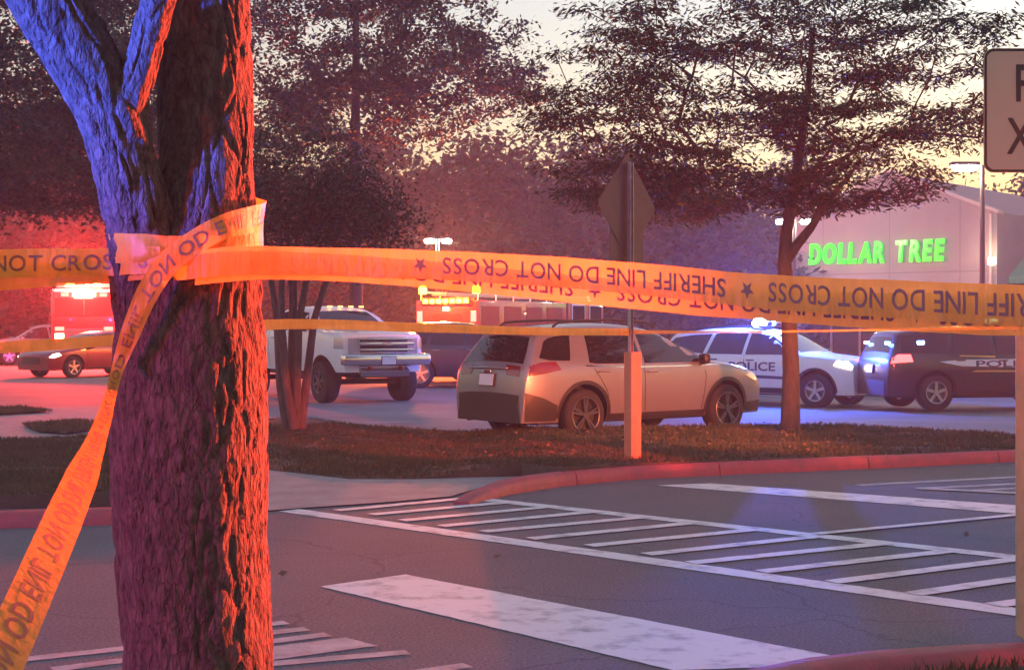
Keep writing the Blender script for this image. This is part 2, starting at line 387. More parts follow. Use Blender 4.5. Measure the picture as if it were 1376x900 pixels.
def kerb(name, pts, label, hf=lambda i: .13, wd=.16, m=None, seglen=1.8):
    """swept kerb cut into cast lengths; pts = front top edge on the ground plan"""
    root = tag(empty(name), label, kind='structure')
    P2 = [Vector((p.x, p.y, 0)) for p in pts]; out = []; acc = 0
    for i in range(len(P2) - 1):
        n = max(2, int((P2[i + 1] - P2[i]).length / .15))
        for k in range(n): out.append((P2[i].lerp(P2[i + 1], k / n), i + k / n))
    out.append((P2[-1], len(P2) - 1))
    i = 0
    while i < len(out) - 1:
        j = min(len(out) - 1, i + int(seglen / .15)); bm = bmesh.new(); rings = []
        if len(out) - 1 - j < 3: j = len(out) - 1
        for k in range(i, j + 1):
            p, u = out[k]; a = out[max(k - 1, 0)][0]; b = out[min(k + 1, len(out) - 1)][0]; d = (b - a).normalized(); n = Vector((-d.y, d.x, 0))
            q = p + (d * .006 if k == i else (-d * .006 if k == j else Vector()))
            h = hf(u) + .006 * noise.noise(q * 1.5); z0 = gz(q.x, q.y)
            prof = [(0, -.06), (.0, h * .3), (.012, h * .75), (.03, h * .93), (.055, h), (wd, h), (wd, -.06)]
            rings.append([bm.verts.new(q + n * t + Vector((0, 0, z + z0))) for t, z in prof])
        for a, b in zip(rings, rings[1:]):
            for t in range(len(prof) - 1): bm.faces.new((a[t], b[t], b[t + 1], a[t + 1]))
        bm.faces.new(rings[0]); bm.faces.new(list(reversed(rings[-1])))
        bmesh.ops.recalc_face_normals(bm, faces=bm.faces)
        obj('kerb_stone', bm, m or M_RKERB, root, smooth=True, angle=50); i = j
    return root
kerb('kerb', [G(x, y + 2, .1) for x, y in K1px], 'red painted kerb along the island with the orange sleeve', hf=lambda u: .03 + .10 * ss(0, 2.5, u))
kerb('kerb', [G(x, y) for x, y in [(-130, 714), (0, 710), (150, 705), (225, 700), (262, 680), (262, 650)]], 'red painted kerb along the left verge', hf=lambda u: .12)
# near right island
nk = [(980, 925), (1060, 905), (1120, 893), (1200, 884), (1290, 877.5), (1400, 872), (1550, 868)]
kerb('kerb', [G(x, y + 3, .11) for x, y in nk], 'red painted kerb of the near island under the tan post', hf=lambda u: .12)
ni_poly = [G(x, y + 1, .12) + Vector((.1, -.02, 0)) for x, y in nk] + [Vector((5, 6.5, 0)), Vector((5.5, 3.6, 0)), Vector((.9, 3.6, 0)), Vector((.8, 5.4, 0))]
ni_poly = [p - Vector((0, .14, 0)) if i < len(nk) else p for i, p in enumerate(ni_poly)]
tag(obj('grass_island', poly_sheet(ni_poly, lambda x, y: .10, .35, skirt=.25), M_SOIL), 'near grass island under the tan post', kind='structure')
grass_stuff('near_grass', [(p.x, p.y) for p in ni_poly], lambda x, y: .10, 14000, 'dull grass around the tan post', seed=5)
# patch of ground that carries the taped tree
tp = [(-2.6 + 1.0 * 0, 2.2), (-.1, 2.2), (.15, 3.6), (.05, 5.2), (-.6, 5.9), (-1.9, 6.0), (-2.8, 5.2), (-3.0, 3.5)]
tag(obj('tree_bed', poly_sheet([Vector(p) for p in tp], lambda x, y: .06, .3), M_MULCH), 'mulch bed under the taped tree', kind='structure')
# ================================================================== VEHICLES
class Car:
    """a lofted body: top outline (front to rear), plan taper and tumblehome; patches are laid on the same surface"""
    def __init__(s, prof, W, zbot, belt, tumble=.34, crown=.03, bow=.10, plan=.13):
        s.W, s.zbot, s.belt, s.tumble, s.crown, s.bow, s.plan = W, zbot, belt, tumble, crown, bow, plan
        pts = [Vector((x, 0, z)) for x, z in prof]
        for _ in range(2):                       # round the corners
            q = [pts[0]]
            for a, b in zip(pts, pts[1:]):
                L = (b - a).length; t = min(.25, .10 / L) if L > 0 else .25
                q += [a.lerp(b, t), a.lerp(b, 1 - t)]
            q.append(pts[-1]); pts = q
        out = [pts[0]]
        for a, b in zip(pts, pts[1:]):
            n = max(1, int((b - a).length / .09))
            for k in range(1, n + 1): out.append(a.lerp(b, k / n))
        for i in range(1, len(out)):             # keep x strictly falling so that the loft stays clean
            if out[i].x >= out[i - 1].x: out[i].x = out[i - 1].x - 1e-4
        s.pr = [(p.x, p.z) for p in out]
        s.xf, s.xr = s.pr[0][0], s.pr[-1][0]
        s.xc, s.hl = (s.xf + s.xr) / 2, (s.xf - s.xr) / 2
        s.X = np.array([-p[0] for p in s.pr]); s.Z = np.array([p[1] for p in s.pr])
    def ztop(s, x): return float(np.interp(-x, s.X, s.Z))
    def hw(s, x, z, zt=None):
        zt = s.ztop(x) if zt is None else zt
        u = abs((x - s.xc) / s.hl); h = s.W / 2 * (1 - s.plan * u ** 7 - .03 * u ** 2)
        zm = (s.belt * .62 + s.zbot * .38)
        if z < zm: h *= 1 - .075 * ((zm - z) / max(.05, zm - s.zbot)) ** 2
        else: h *= 1 - .02 * ((z - zm) / (s.belt - zm)) ** 2
        if z > s.belt: h -= s.tumble * (z - s.belt) * (1 + .15 * (z - s.belt))
        ze = zt - s.crown; r = min(.09, .4 * max(.001, ze - s.zbot))
        if z > ze - r:
            t = min(1, (z - (ze - r)) / r); h -= r * (1 - math.sqrt(max(0, 1 - t * t)))
        return h
    def deform(s, p):
        k = s.bow * (abs(p.y) / (s.W / 2)) ** 2.4
        f = max(0, (p.x - (s.xf - .7)) / .7); r = max(0, ((s.xr + .7) - p.x) / .7)
        return Vector((p.x - k * f * f + k * .6 * r * r, p.y, p.z))
    def body(s, m, axles, rw, well_r, name='body', parent=None):
        bm = bmesh.new(); rings = []; ns = 13; nt = 8
        for x, zt in s.pr:
            ze = max(zt - s.crown, s.zbot + .002); ring = []
            rows = [s.zbot + (ze - s.zbot) * (1 - (1 - t / ns) ** 1.35) for t in range(ns + 1)]
            half = [(s.hw(x, z, zt), z) for z in rows]; ye = half[-1][0]
            for y, z in half: ring.append((y, z))
            for t in range(1, nt):
                y = ye * (1 - 2 * t / nt); ring.append((y, ze + s.crown * (1 - (y / ye) ** 2) * min(1, (ze - s.zbot) / .2)))
            for y, z in reversed(half): ring.append((-y, z))
            rings.append([bm.verts.new(s.deform(Vector((x, y, z)))) for y, z in ring])
        n = len(rings[0])
        for a, b in zip(rings, rings[1:]):
            for k in range(n): bm.faces.new((a[k], b[k], b[(k + 1) % n], a[(k + 1) % n]))
        bm.faces.new(list(reversed(rings[0]))); bm.faces.new(rings[-1])
        bmesh.ops.recalc_face_normals(bm, faces=bm.faces)
        me = bpy.data.meshes.new(name); bm.to_mesh(me); bm.free(); me.materials.append(m)
        o = bpy.data.objects.new('tmp', me); COL.objects.link(o)
        cb = bmesh.new()
        for ax in axles:
            for sd in (-1, 1):
                bmesh.ops.create_cone(cb, cap_ends=True, segments=32, radius1=well_r, radius2=well_r, depth=.44,
                                      matrix=Matrix.Translation((ax, sd * (s.W / 2 - .08), rw)) @ Matrix.Rotation(math.pi / 2, 4, 'X'))
        cme = bpy.data.meshes.new('cut'); cb.to_mesh(cme); cb.free(); cme.materials.append(M_WELL)
        c = bpy.data.objects.new('cut', cme); COL.objects.link(c)
        md = o.modifiers.new('b', 'BOOLEAN'); md.object = c; md.operation = 'DIFFERENCE'; md.solver = 'EXACT'; md.material_mode = 'TRANSFER'
        dg = bpy.context.evaluated_depsgraph_get(); dg.update()
        res = bpy.data.meshes.new_from_object(o.evaluated_get(dg))
        bpy.data.objects.remove(o); bpy.data.objects.remove(c)
        res.name = name
        return obj(name, res, m, parent, smooth=True, angle=28)
    def side(s, poly, sd, m, name, parent, off=.004, step=.14, smooth=True):
        pts = [Vector(p) for p in poly]; n = len(pts); pad = []
        for i in range(n):                       # densify the outline so that it follows the curved side
            a, b = pts[i], pts[(i + 1) % n]; k = max(1, int((b - a).length / step))
            pad += [a.lerp(b, t / k) for t in range(k)]
        bm = poly_sheet(pad, lambda x, z: 0, step)
        for v in bm.verts:
            x, z = v.co.x, v.co.y; v.co = s.deform(Vector((x, sd * (s.hw(x, z) + off), z)))
        bmesh.ops.recalc_face_normals(bm, faces=bm.faces)
        if sum(f.normal.y for f in bm.faces) * sd < 0: bmesh.ops.reverse_faces(bm, faces=bm.faces)
        return obj(name, bm, m, parent, smooth=smooth, angle=60)
    def top(s, a, b, ya, yb, m, name, parent, off=.004, y0=None, ny=10, ends=None):
        """patch on the top outline between two outline points; ya/yb = half-width share at each end (or y0 = lower bound share)"""
        i0, i1 = s.near(a), s.near(b)
        if i0 > i1: i0, i1, ya, yb, y0 = i1, i0, yb, ya, (None if y0 is None else (y0[1], y0[0]))
        idx = list(range(i0, i1 + 1)); bm = bmesh.new(); g = []
        for c, i in enumerate(idx):
            x, z = s.pr[i]; t = c / max(1, len(idx) - 1); ze = max(z - s.crown, s.zbot + .002); ye = s.hw(x, ze, z)
            x2, z2 = s.pr[min(i + 1, len(s.pr) - 1)]; x1, z1 = s.pr[max(0, i - 1)]
            nv = Vector((z1 - z2, 0, x1 - x2)) * -1
            nv = Vector((-(z2 - z1), 0, (x2 - x1))); nv.normalize(); nv = -nv
            hi = ya + (yb - ya) * t; lo = -hi if y0 is None else (y0[0] + (y0[1] - y0[0]) * t); row = []
            for k in range(ny + 1):
                f = lo + (hi - lo) * k / ny; y = ye * f
                zz = ze + s.crown * (1 - f * f) * min(1, (ze - s.zbot) / .2)
                row.append(bm.verts.new(s.deform(Vector((x, y, zz))) + nv * off))
            g.append(row)
        for r1, r2 in zip(g, g[1:]):
            for k in range(ny): bm.faces.new((r1[k], r1[k + 1], r2[k + 1], r2[k]))
        bmesh.ops.recalc_face_normals(bm, faces=bm.faces)
        q = sum((f.normal.z + f.normal.x * (1 if s.pr[i0][0] > s.xc else -1)) for f in bm.faces)
        if q < 0: bmesh.ops.reverse_faces(bm, faces=bm.faces)
        return obj(name, bm, m, parent, smooth=True, angle=60)
    def near(s, p): return min(range(len(s.pr)), key=lambda i: (s.pr[i][0] - p[0]) ** 2 + (s.pr[i][1] - p[1]) ** 2)
    def seam(s, pts, sd, parent, wd=.012, m=None, name='door_seam', off=.0035):
        L = []; R = []
        for i, p in enumerate(pts):
            a = Vector(pts[max(0, i - 1)]); b = Vector(pts[min(len(pts) - 1, i + 1)]); d = (b - a).normalized(); n = Vector((-d.y, d.x)) * wd / 2
            L.append(Vector(p) + n); R.append(Vector(p) - n)
        return s.side([tuple(x) for x in L] + [tuple(x) for x in reversed(R)], sd, m or M_SEAM, name, parent, off=off, step=.12)

def make_wheel(parent, loc, r, wd, sd, rim_m, spokes=5, rim_share=.66, twin=False):
    wh = empty('wheel', loc, parent=parent)
    ri = r * rim_share
    pr = [(-wd / 2, ri), (-wd / 2, r * .86), (-wd / 2 * .92, r * .95), (-wd / 2 * .7, r), (wd / 2 * .7, r), (wd / 2 * .92, r * .95), (wd / 2, r * .86), (wd / 2, ri)]
    obj('tyre', lathe(pr, 36, cap=False), M_RUB, wh, smooth=True, angle=40)
    bm = bmesh.new(); f = sd * wd / 2
    # barrel lip
    n = 36; rr = []
    for (t, q) in [(f * 1.02, ri * 1.01), (f * 1.06, ri * .985), (f * 1.02, ri * .93), (f * .35, ri * .90)]:
        rr.append([bm.verts.new((q * math.cos(2 * math.pi * k / n), t, q * math.sin(2 * math.pi * k / n))) for k in range(n)])
    for a, b in zip(rr, rr[1:]):
        for k in range(n): bm.faces.new((a[k], a[(k + 1) % n], b[(k + 1) % n], b[k]))
    for k in range(spokes):
        for dlt in ((-.13, .13) if twin else (0,)):
            a = 2 * math.pi * k / spokes + .3 + dlt; R = Matrix.Rotation(-a, 4, 'Y')
            wdt = ri * (.12 if twin else .26) * (5 / max(5, spokes)) ** .5
            box(bm, R @ Vector((ri * .54, f * .86, 0)), (ri * .84, wd * .10, wdt), R, 0)
    bmesh.ops.create_cone(bm, cap_ends=True, segments=20, radius1=ri * .24, radius2=ri * .2, depth=wd * .16,
                          matrix=Matrix.Translation((0, f * .9, 0)) @ Matrix.Rotation(math.pi / 2, 4, 'X'))
    bmesh.ops.recalc_face_normals(bm, faces=bm.faces)
    obj('rim', bm, rim_m, wh, smooth=True, angle=30)
    obj('brake_disc', lathe([(f * .25, .01), (f * .25, ri * .88), (f * .30, ri * .88), (f * .30, .01)], 24), M_DALLOY if rim_m is not M_DALLOY else M_BLACK, wh)
    return wh
def wheels(root, axles, r, wd, track, rim_m, **k):
    for ax in axles:
        for sd in (-1, 1): make_wheel(root, (ax, sd * track / 2, r), r, wd, sd, rim_m, **k)
def mirrors(root, car, x, z, m):
    for sd in (-1, 1):
        y = sd * (car.hw(x, z) + .10); bm = B((x, y, z + .04), (.12, .2, .15), Matrix.Rotation(sd * .25, 4, 'Z'), .045)
        mo = obj('mirror', bm, m, root, smooth=True)
        obj('mirror_arm', B((x + .01, sd * (car.hw(x, z) + .0), z - .03), (.06, .16, .04)), M_BLACK, mo)
def handle(root, car, x, z, sd, m):
    y = sd * (car.hw(x, z) + .018); obj('door_handle', B((x, y, z), (.2, .03, .028), None, .012), m, root, smooth=True)
def plate(root, x, z, tilt, m=M_PLATE, rear=True):
    s = -1 if rear else 1
    o = obj('licence_plate', B((x, 0, z), (.012, .31, .155), Matrix.Rotation(tilt, 4, 'Y')), m, root)
    o2 = obj('plate_frame', B((x - s * .006, 0, z), (.012, .34, .18), Matrix.Rotation(tilt, 4, 'Y')), M_BLACK, o)
    return o
def side_text(car, txt, x0, z0, h, sd, m, parent, name='lettering', bold=.0, length=None, shear=0):
    me = text_mesh(txt, 1, bold, shear=shear); lo, hi = text_bounds(me); k = h / (hi[1] - lo[1]); kx = k if not length else length / (hi[0] - lo[0])
    bm = bmesh.new(); bm.from_mesh(me); bmesh.ops.triangulate(bm, faces=bm.faces)
    for v in bm.verts:
        a = (v.co.x - lo[0]) * kx; z = z0 + (v.co.y - lo[1]) * k
        x = x0 + a if sd < 0 else x0 - a          # right-hand side reads from rear to front, left-hand from front to rear
        v.co = car.deform(Vector((x, sd * (car.hw(x, z) + .009), z)))
    return obj(name, bm, m, parent)
def lamp(name, loc, col, power, parent, r=.12):
    l = bpy.data.lights.new(name, 'POINT'); l.color = col; l.energy = power; l.shadow_soft_size = r
    o = bpy.data.objects.new(name, l); COL.objects.link(o); o.location = loc; o.parent = parent; return o
RED, BLUE, AMBER = (1, .03, .02), (.05, .12, 1), (1, .36, .03)
def emat(name, col, s): return mat(name, tuple(min(1, c) * .5 for c in col), .3, emit=col, estr=s)
E_BLUE = emat('blue_beacon', (.12, .30, 1), 60); E_RED = emat('red_beacon', (1, .025, .018), 5.0); E_AMB = emat('amber_beacon', (1, .2, .012), 9.0)
E_HOT = emat('hot_beacon', (1, .3, .08), 9.0)
E_BLUE_LO = emat('blue_marker', (.08, .35, 1), 7); E_RED_LO = emat('red_marker', (1, .03, .03), 2.2); E_HEAD = emat('lit_headlamp', (1, .70, .32), 7); E_HEADW = emat('lit_white_lamp', (1, .8, .6), 1.6)
M_DBLUE = mat('blue_lens_off', (.02, .05, .28), .15, coat=.6)

# ---- the silver crossover on the island's far side
def silver_suv():
    t = empty('crossover')
    paint = mat('silver_paint', (.215, .215, .23), .36, metal=.4, coat=.5)
    c = Car([(2.36, .27), (2.43, .42), (2.43, .60), (2.36, .79), (2.16, .93), (1.66, 1.04), (1.16, 1.10), (.28, 1.53), (-.15, 1.605), (-.6, 1.625), (-1.25, 1.60),
             (-1.88, 1.535), (-1.95, 1.50), (-2.23, 1.09), (-2.30, .98), (-2.33, .62), (-2.31, .36), (-2.25, .29)], 1.84, .27, 1.02)
    ax = (1.45, -1.32); c.body(paint, ax, .355, .425, parent=t)
    for sd in (-1, 1):
        c.side([(.98, 1.055), (1.02, 1.09), (.36, 1.43), (-.02, 1.49), (-.16, 1.49), (-.20, 1.05)], sd, M_GLASS, 'side_window', t)
        c.side([(-.27, 1.05), (-.23, 1.49), (-.85, 1.495), (-1.12, 1.47), (-1.22, 1.07), (-1.10, 1.055)], sd, M_GLASS, 'side_window', t)
        c.side([(-1.55, 1.10), (-1.40, 1.45), (-1.65, 1.43), (-1.80, 1.40), (-1.88, 1.36), (-2.05, 1.14), (-1.9, 1.11)], sd, M_GLASS, 'quarter_window', t, off=.010, step=.07)
        # black sill and arch cladding
        c.side([(1.0, .275), (1.0, .36), (-.9, .36), (-.9, .275)], sd, M_BLACK, 'sill_cladding', t, off=.012)
        for a in ax:
            arc = [(a + .425 * math.cos(v), .355 + .425 * math.sin(v)) for v in np.linspace(-.1, math.pi + .1, 22)]
            arc2 = [(a + .475 * math.cos(v), .355 + .475 * math.sin(v)) for v in np.linspace(math.pi + .06, -.06, 22)]
            c.side(arc + arc2, sd, M_BLACK, 'arch_trim', t, off=.010, step=.09)
        c.side([(-1.79, .29), (-1.79, .50), (-2.02, .60), (-2.318, .68), (-2.29, .29)], sd, M_BLACK, 'bumper_cladding', t, off=.010)
        c.side([(1.93, .30), (1.91, .44), (2.36, .46), (2.34, .30)], sd, M_BLACK, 'bumper_cladding', t, off=.010)
        c.seam([(-.22, 1.03), (-.22, .60), (-.19, .38)], sd, t); c.seam([(.97, 1.04), (1.0, .85), (.93, .38)], sd, t)
        c.seam([(-1.2, 1.05), (-1.05, .86), (-.92, .66), (-.86, .38)], sd, t)
        c.seam([(1.3, 1.015), (.4, 1.0), (-.6, 1.0), (-1.3, 1.03)], sd, t, wd=.016, m=M_CHROME, name='belt_trim', off=.006)
        handle(t, c, .0 - .08, .93, sd, paint); handle(t, c, -.98, .95, sd, paint)
        c.side([(-1.72, .98), (-1.80, 1.09), (-2.05, 1.08), (-2.22, 1.04), (-2.26, .90), (-2.0, .93)], sd, M_RLENS, 'tail_lamp', t, off=.008, step=.08)
        c.side([(1.86, .84), (2.03, .91), (2.24, .84), (2.33, .74), (2.10, .77)], sd, M_CLENS, 'headlight', t, off=.008, step=.08)
        # roof rail
        y = sd * .60
        obj('roof_rail', T([(.25, y, 1.56), (.05, y, 1.63), (-.6, y, 1.66), (-1.3, y, 1.64), (-1.55, y, 1.62), (-1.65, y, 1.56)], .018, 8), M_BLACK, t, smooth=True)
        c.top((-2.255, 1.04), (-2.30, .90), .95, .95, M_RLENS, 'tail_lamp', t, off=.010, y0=(.52, .58), ny=5) if sd > 0 else \
            c.top((-2.255, 1.04), (-2.30, .90), -.52, -.58, M_RLENS, 'tail_lamp', t, off=.010, y0=(-.95, -.95), ny=5)
    c.top((1.08, 1.13), (.36, 1.495), .90, .88, M_GLASS, 'windshield', t)
    c.top((-1.98, 1.46), (-2.215, 1.12), .97, .97, M_GLASS, 'rear_window', t)
    c.top((-2.325, .70), (-2.255, .295), .995, .98, M_BLACK, 'rear_bumper', t, off=.012)  # black bumper, carried up the hatch to stand in for shade on the tail
    obj('hatch_trim', B((-2.305, 0, 1.0), (.02, .86, .022), None, .006), M_CHROME, t)
    c.top((2.425, .56), (2.42, .40), .7, .7, M_BLACK, 'grille', t, off=.006)
    obj('spoiler', B((-1.93, 0, 1.535), (.24, 1.10, .035), Matrix.Rotation(-.12, 4, 'Y'), .015), paint, t, smooth=True)
    obj('wiper', T([(-2.215, .0, 1.15), (-2.18, .30, 1.20)], .010, 6), M_BLACK, t)
    plate(t, -2.335, .84, .12)
    obj('hatch_badge', B((-2.312, 0, .955), (.012, .15, .045), None, .008), M_CHROME, t)
    for y in (-.55, .55): obj('exhaust', T([(-2.05, y, .29), (-2.24, y, .28)], .035, 10), M_CHROME, t)
    obj('underbody', B((0, 0, .30), (3.9, 1.3, .14)), M_BLACK, t)
    mirrors(t, c, .90, 1.06, M_BLACK)
    wheels(t, ax, .355, .235, 1.60, M_DALLOY, spokes=5, twin=True, rim_share=.70)
    return t
suv = silver_suv()
hd = math.radians(38)
rwp = G(780, 592)                                      # where the near rear wheel touches
fwd = Vector((math.cos(hd), math.sin(hd), 0)); lft = Vector((-math.sin(hd), math.cos(hd), 0))
suv.location = rwp - fwd * (-1.32) + lft * .80; suv.rotation_euler = (0, 0, hd)
tag(suv, 'silver crossover parked behind the orange sleeve with its tail to the road', 'car')

# ---- police utility
def police_suv(paint, dark):
    t = empty('police_car')
    c = Car([(2.44, .30), (2.51, .48), (2.52, .72), (2.47, .98), (2.32, 1.08), (1.6, 1.17), (1.15, 1.205), (.42, 1.66), (.0, 1.755), (-.5, 1.77), (-1.4, 1.75),
             (-2.15, 1.66), (-2.22, 1.60), (-2.42, 1.16), (-2.49, 1.03), (-2.52, .66), (-2.50, .38), (-2.44, .32)], 2.0, .30, 1.13, tumble=.32)
    ax = (1.54, -1.48); c.body(paint, ax, .385, .46, parent=t)
    for sd in (-1, 1):
        c.side([(1.02, 1.17), (1.04, 1.215), (.42, 1.58), (.05, 1.635), (-.12, 1.635), (-.16, 1.165)], sd, M_GLASS, 'side_window', t)
        c.side([(-.24, 1.165), (-.20, 1.64), (-.8, 1.645), (-1.02, 1.63), (-1.14, 1.18), (-1.05, 1.17)], sd, M_GLASS, 'side_window', t)
        c.side([(-1.24, 1.18), (-1.12, 1.625), (-1.6, 1.60), (-2.08, 1.53), (-2.16, 1.46), (-2.22, 1.21)], sd, M_GLASS, 'quarter_window', t)
        c.side([(1.06, .31), (1.06, .43), (-.98, .43), (-.98, .31)], sd, M_BLACK, 'sill_cladding', t, off=.012)
        for a in ax:
            arc = [(a + .46 * math.cos(v), .385 + .46 * math.sin(v)) for v in np.linspace(-.1, math.pi + .1, 22)]
            arc2 = [(a + .505 * math.cos(v), .385 + .505 * math.sin(v)) for v in np.linspace(math.pi + .06, -.06, 22)]
            c.side(arc + arc2, sd, M_BLACK, 'arch_trim', t, off=.010, step=.09)
        for ln in ([(1.03, 1.15), (1.06, .9), (1.0, .44)], [(-.18, 1.15), (-.18, .7), (-.16, .44)], [(-1.14, 1.16), (-1.02, .95), (-.92, .7), (-.88, .44)]):
            c.seam(ln, sd, t)
        handle(t, c, -.02, 1.04, sd, M_BLACK); handle(t, c, -.95, 1.05, sd, M_BLACK)
        c.side([(-1.98, 1.02), (-2.02, 1.17), (-2.30, 1.17), (-2.42, 1.10), (-2.46, .98), (-2.3, 1.0)], sd, E_RED_LO if dark else M_RLENS, 'tail_lamp', t, off=.008, step=.08)
        c.side([(1.98, .95), (2.05, 1.05), (2.30, 1.03), (2.42, .93), (2.40, .86), (2.2, .90)], sd, E_HEAD if not dark else M_CLENS, 'headlight', t, off=.008, step=.08)
        yy = sd * .66
        obj('roof_rail', T([(.1, yy, 1.735), (-.6, yy, 1.79), (-1.4, yy, 1.775), (-1.8, yy, 1.72)], .018, 8), M_BLACK, t, smooth=True)
    c.top((1.08, 1.235), (.46, 1.625), .90, .88, M_GLASS, 'windshield', t)
    c.top((-2.25, 1.54), (-2.40, 1.20), .84, .88, M_GLASS, 'rear_window', t)
    c.top((2.50, .92), (2.515, .66), .60, .62, M_BLACK, 'grille', t, off=.008)
    c.top((2.515, .58), (2.48, .40), .80, .80, M_BLACK, 'air_intake', t, off=.008)
    c.top((-2.51, .62), (-2.46, .34), .96, .9, M_BLACK, 'rear_bumper', t, off=.012)
    plate(t, -2.53, .86, .1)
    for y in (-.36, .36): obj('push_bar_post', B((2.62, y, .68), (.06, .07, .52), None, .02), M_BLACK, t)
    for z in (.52, .82): obj('push_bar_rail', B((2.63, 0, z), (.05, .95, .07), None, .02), M_BLACK, t)
    obj('underbody', B((0, 0, .33), (4.2, 1.4, .14)), M_BLACK, t)
    mirrors(t, c, .95, 1.17, M_BLACK)
    wheels(t, ax, .385, .25, 1.72, M_ALLOY, spokes=5, rim_share=.60)
    # roof light bar
    lb = obj('light_bar', B((-.05, 0, 1.80), (.26, 1.25, .035), None, .012), M_BLACK, t, smooth=True)
    return t, c, lb
white_paint = mat('white_paint', (.74, .74, .75), .35, coat=.8)
black_paint = mat('black_paint', (.016, .016, .020), .3, coat=.9)
dk = mat('decal_navy', (.03, .04, .10), .4); gold = mat('decal_gold', (.62, .40, .12), .4); wh = mat('decal_white', (.72, .72, .74), .4)
def bar_lens(lb, cells):
    for y, m in cells: obj('beacon_lens', B((-.05, y, 1.865), (.24, .145, .095), None, .03), m, lb, smooth=True)

pw, cw, lbw = police_suv(white_paint, False)
bar_lens(lbw, [(-.54, E_BLUE), (-.385, E_BLUE), (-.23, M_DBLUE), (-.077, M_DBLUE), (.077, E_BLUE_LO), (.23, M_RLENS), (.385, M_RLENS), (.54, M_RLENS)])
lamp('beacon_light', (-.05, -.47, 2.02), BLUE, 900, pw, .12)
for y in (-.55, -.38): obj('flare_dome', lathe([(0, .10), (.07, .115), (.14, .09), (.18, .03)], 16, axis='z'), E_BLUE, lbw, smooth=True).location = (-.05, y, 1.80)  # glowing domes added on the bar to stand in for the beacon's flare
side_text(cw, 'POLICE', -.55, .80, .20, -1, dk, pw, bold=.02, length=1.15); side_text(cw, 'POLICE', .60, .80, .20, 1, dk, pw, bold=.02, length=1.15)
for sd in (-1, 1): cw.side([(1.02, .62), (1.02, .68), (-.95, .74), (-.95, .66)], sd, dk, 'side_stripe', pw, off=.007)
for y, m in ((-.62, E_BLUE_LO), (-.45, E_BLUE_LO), (.3, E_RED_LO), (.62, E_RED_LO)):
    obj('grille_strobe', B((2.53, y, .74), (.04, .15, .07), None, .01), m, pw)
hw_ = math.radians(-36); f2 = Vector((math.cos(hw_), math.sin(hw_), 0)); l2 = Vector((-math.sin(hw_), math.cos(hw_), 0))
D = 32.6; wp = P(1098, 548.5, D); pw.location = wp - f2 * 1.54 + l2 * .86; pw.location.z = wp.z; pw.rotation_euler = (0, 0, hw_)
tag(pw, 'white police car with a bright blue beacon and lit headlights', 'police car', 'police cars on the scene')

pb, cb_, lbb = police_suv(black_paint, True)
bar_lens(lbb, [(-.54, E_BLUE_LO), (-.385, M_DBLUE), (-.23, M_DBLUE), (-.077, M_DBLUE), (.077, M_RLENS), (.23, M_RLENS), (.385, M_RLENS), (.54, M_RLENS)])
for sd in (-1, 1):
    cb_.side([(1.08, .88), (1.08, 1.08), (-.95, 1.06), (-1.42, 1.02), (-.95, .93)], sd, wh, 'side_stripe', pb, off=.006)
    cb_.side([(1.06, .80), (1.06, .835), (-.62, .84), (-.72, .81)], sd, gold, 'side_stripe', pb, off=.006)
    cb_.side([(-.60, 1.12), (-.95, 1.125), (-.98, 1.155), (-.70, 1.15), (-.2, 1.14), (-.18, 1.10)], sd, gold, 'side_stripe', pb, off=.007)
side_text(cb_, 'POLICE', -.62, .905, .14, -1, dk, pb, bold=.02, length=1.45); side_text(cb_, 'POLICE', .75, .905, .14, 1, dk, pb, bold=.02, length=1.45)
for y in (-.55, .55): obj('rear_strobe', B((-2.36, y, 1.40), (.05, .2, .06), None, .01), E_BLUE_LO, pb)
obj('quarter_strobe', B((-1.75, -.815, 1.40), (.16, .05, .10), None, .02), E_BLUE_LO, pb)
hb = math.radians(9); f3 = Vector((math.cos(hb), math.sin(hb), 0)); l3 = Vector((-math.sin(hb), math.cos(hb), 0))
D = 30.8; wp = P(1255, 552, D); pb.location = wp - f3 * (-1.48) + l3 * .86; pb.location.z = wp.z; pb.rotation_euler = (0, 0, hb)
tag(pb, 'black police car with a white stripe lettered along its side', 'police car', 'police cars on the scene')

# two more units stand out of the frame; their beacons light the taped tree, the sleeve and the silver crossover
pr_ = copy_tree(pw); pl_ = copy_tree(pb)
for o in list(children(pr_)) + list(children(pl_)):
    if o.type == 'LIGHT': bpy.data.objects.remove(o)
def relens(root, m):
    for lbx in [o for o in children(root) if o.name.startswith('light_bar')]:
        for o in children(lbx):
            o.data = o.data.copy(); o.data.materials.clear(); o.data.materials.append(m)
relens(pr_, E_RED)
pr_.location = (6.9, 9.8, 0); pr_.rotation_euler = (0, 0, math.radians(72))
def beam(loc, target, col, power, parent, cone, blend=.5, r=.1):
    l = bpy.data.lights.new('beacon_beam', 'SPOT'); l.color = col; l.energy = power; l.spot_size = math.radians(cone); l.spot_blend = blend; l.shadow_soft_size = r
    o = bpy.data.objects.new('beacon_beam', l); COL.objects.link(o); o.parent = parent
    bpy.context.view_layer.update()
    wm = Matrix.Translation(parent.location) @ parent.rotation_euler.to_matrix().to_4x4()
    p = wm @ Vector(loc); q = (Vector(target) - p).to_track_quat('-Z', 'Y')
    o.matrix_local = wm.inverted() @ (Matrix.Translation(p) @ q.to_matrix().to_4x4())
    return o
beam((-.05, -.47, 2.02), (0, 0, 1.6), BLUE, 900, pw, 30, .8)                 # extra spot from the beacon, aimed at the camera for a blue halo
beam((-.05, 0, 2.0), (-.65, 4.2, 1.7), (1, .07, .03), 10500, pr_, 17)          # red module turned to the taped tree
beam((-.05, 0, 2.0), (1.75, 20.2, 1.15), (1, .17, .05), 3600, pr_, 22, .35, .3)
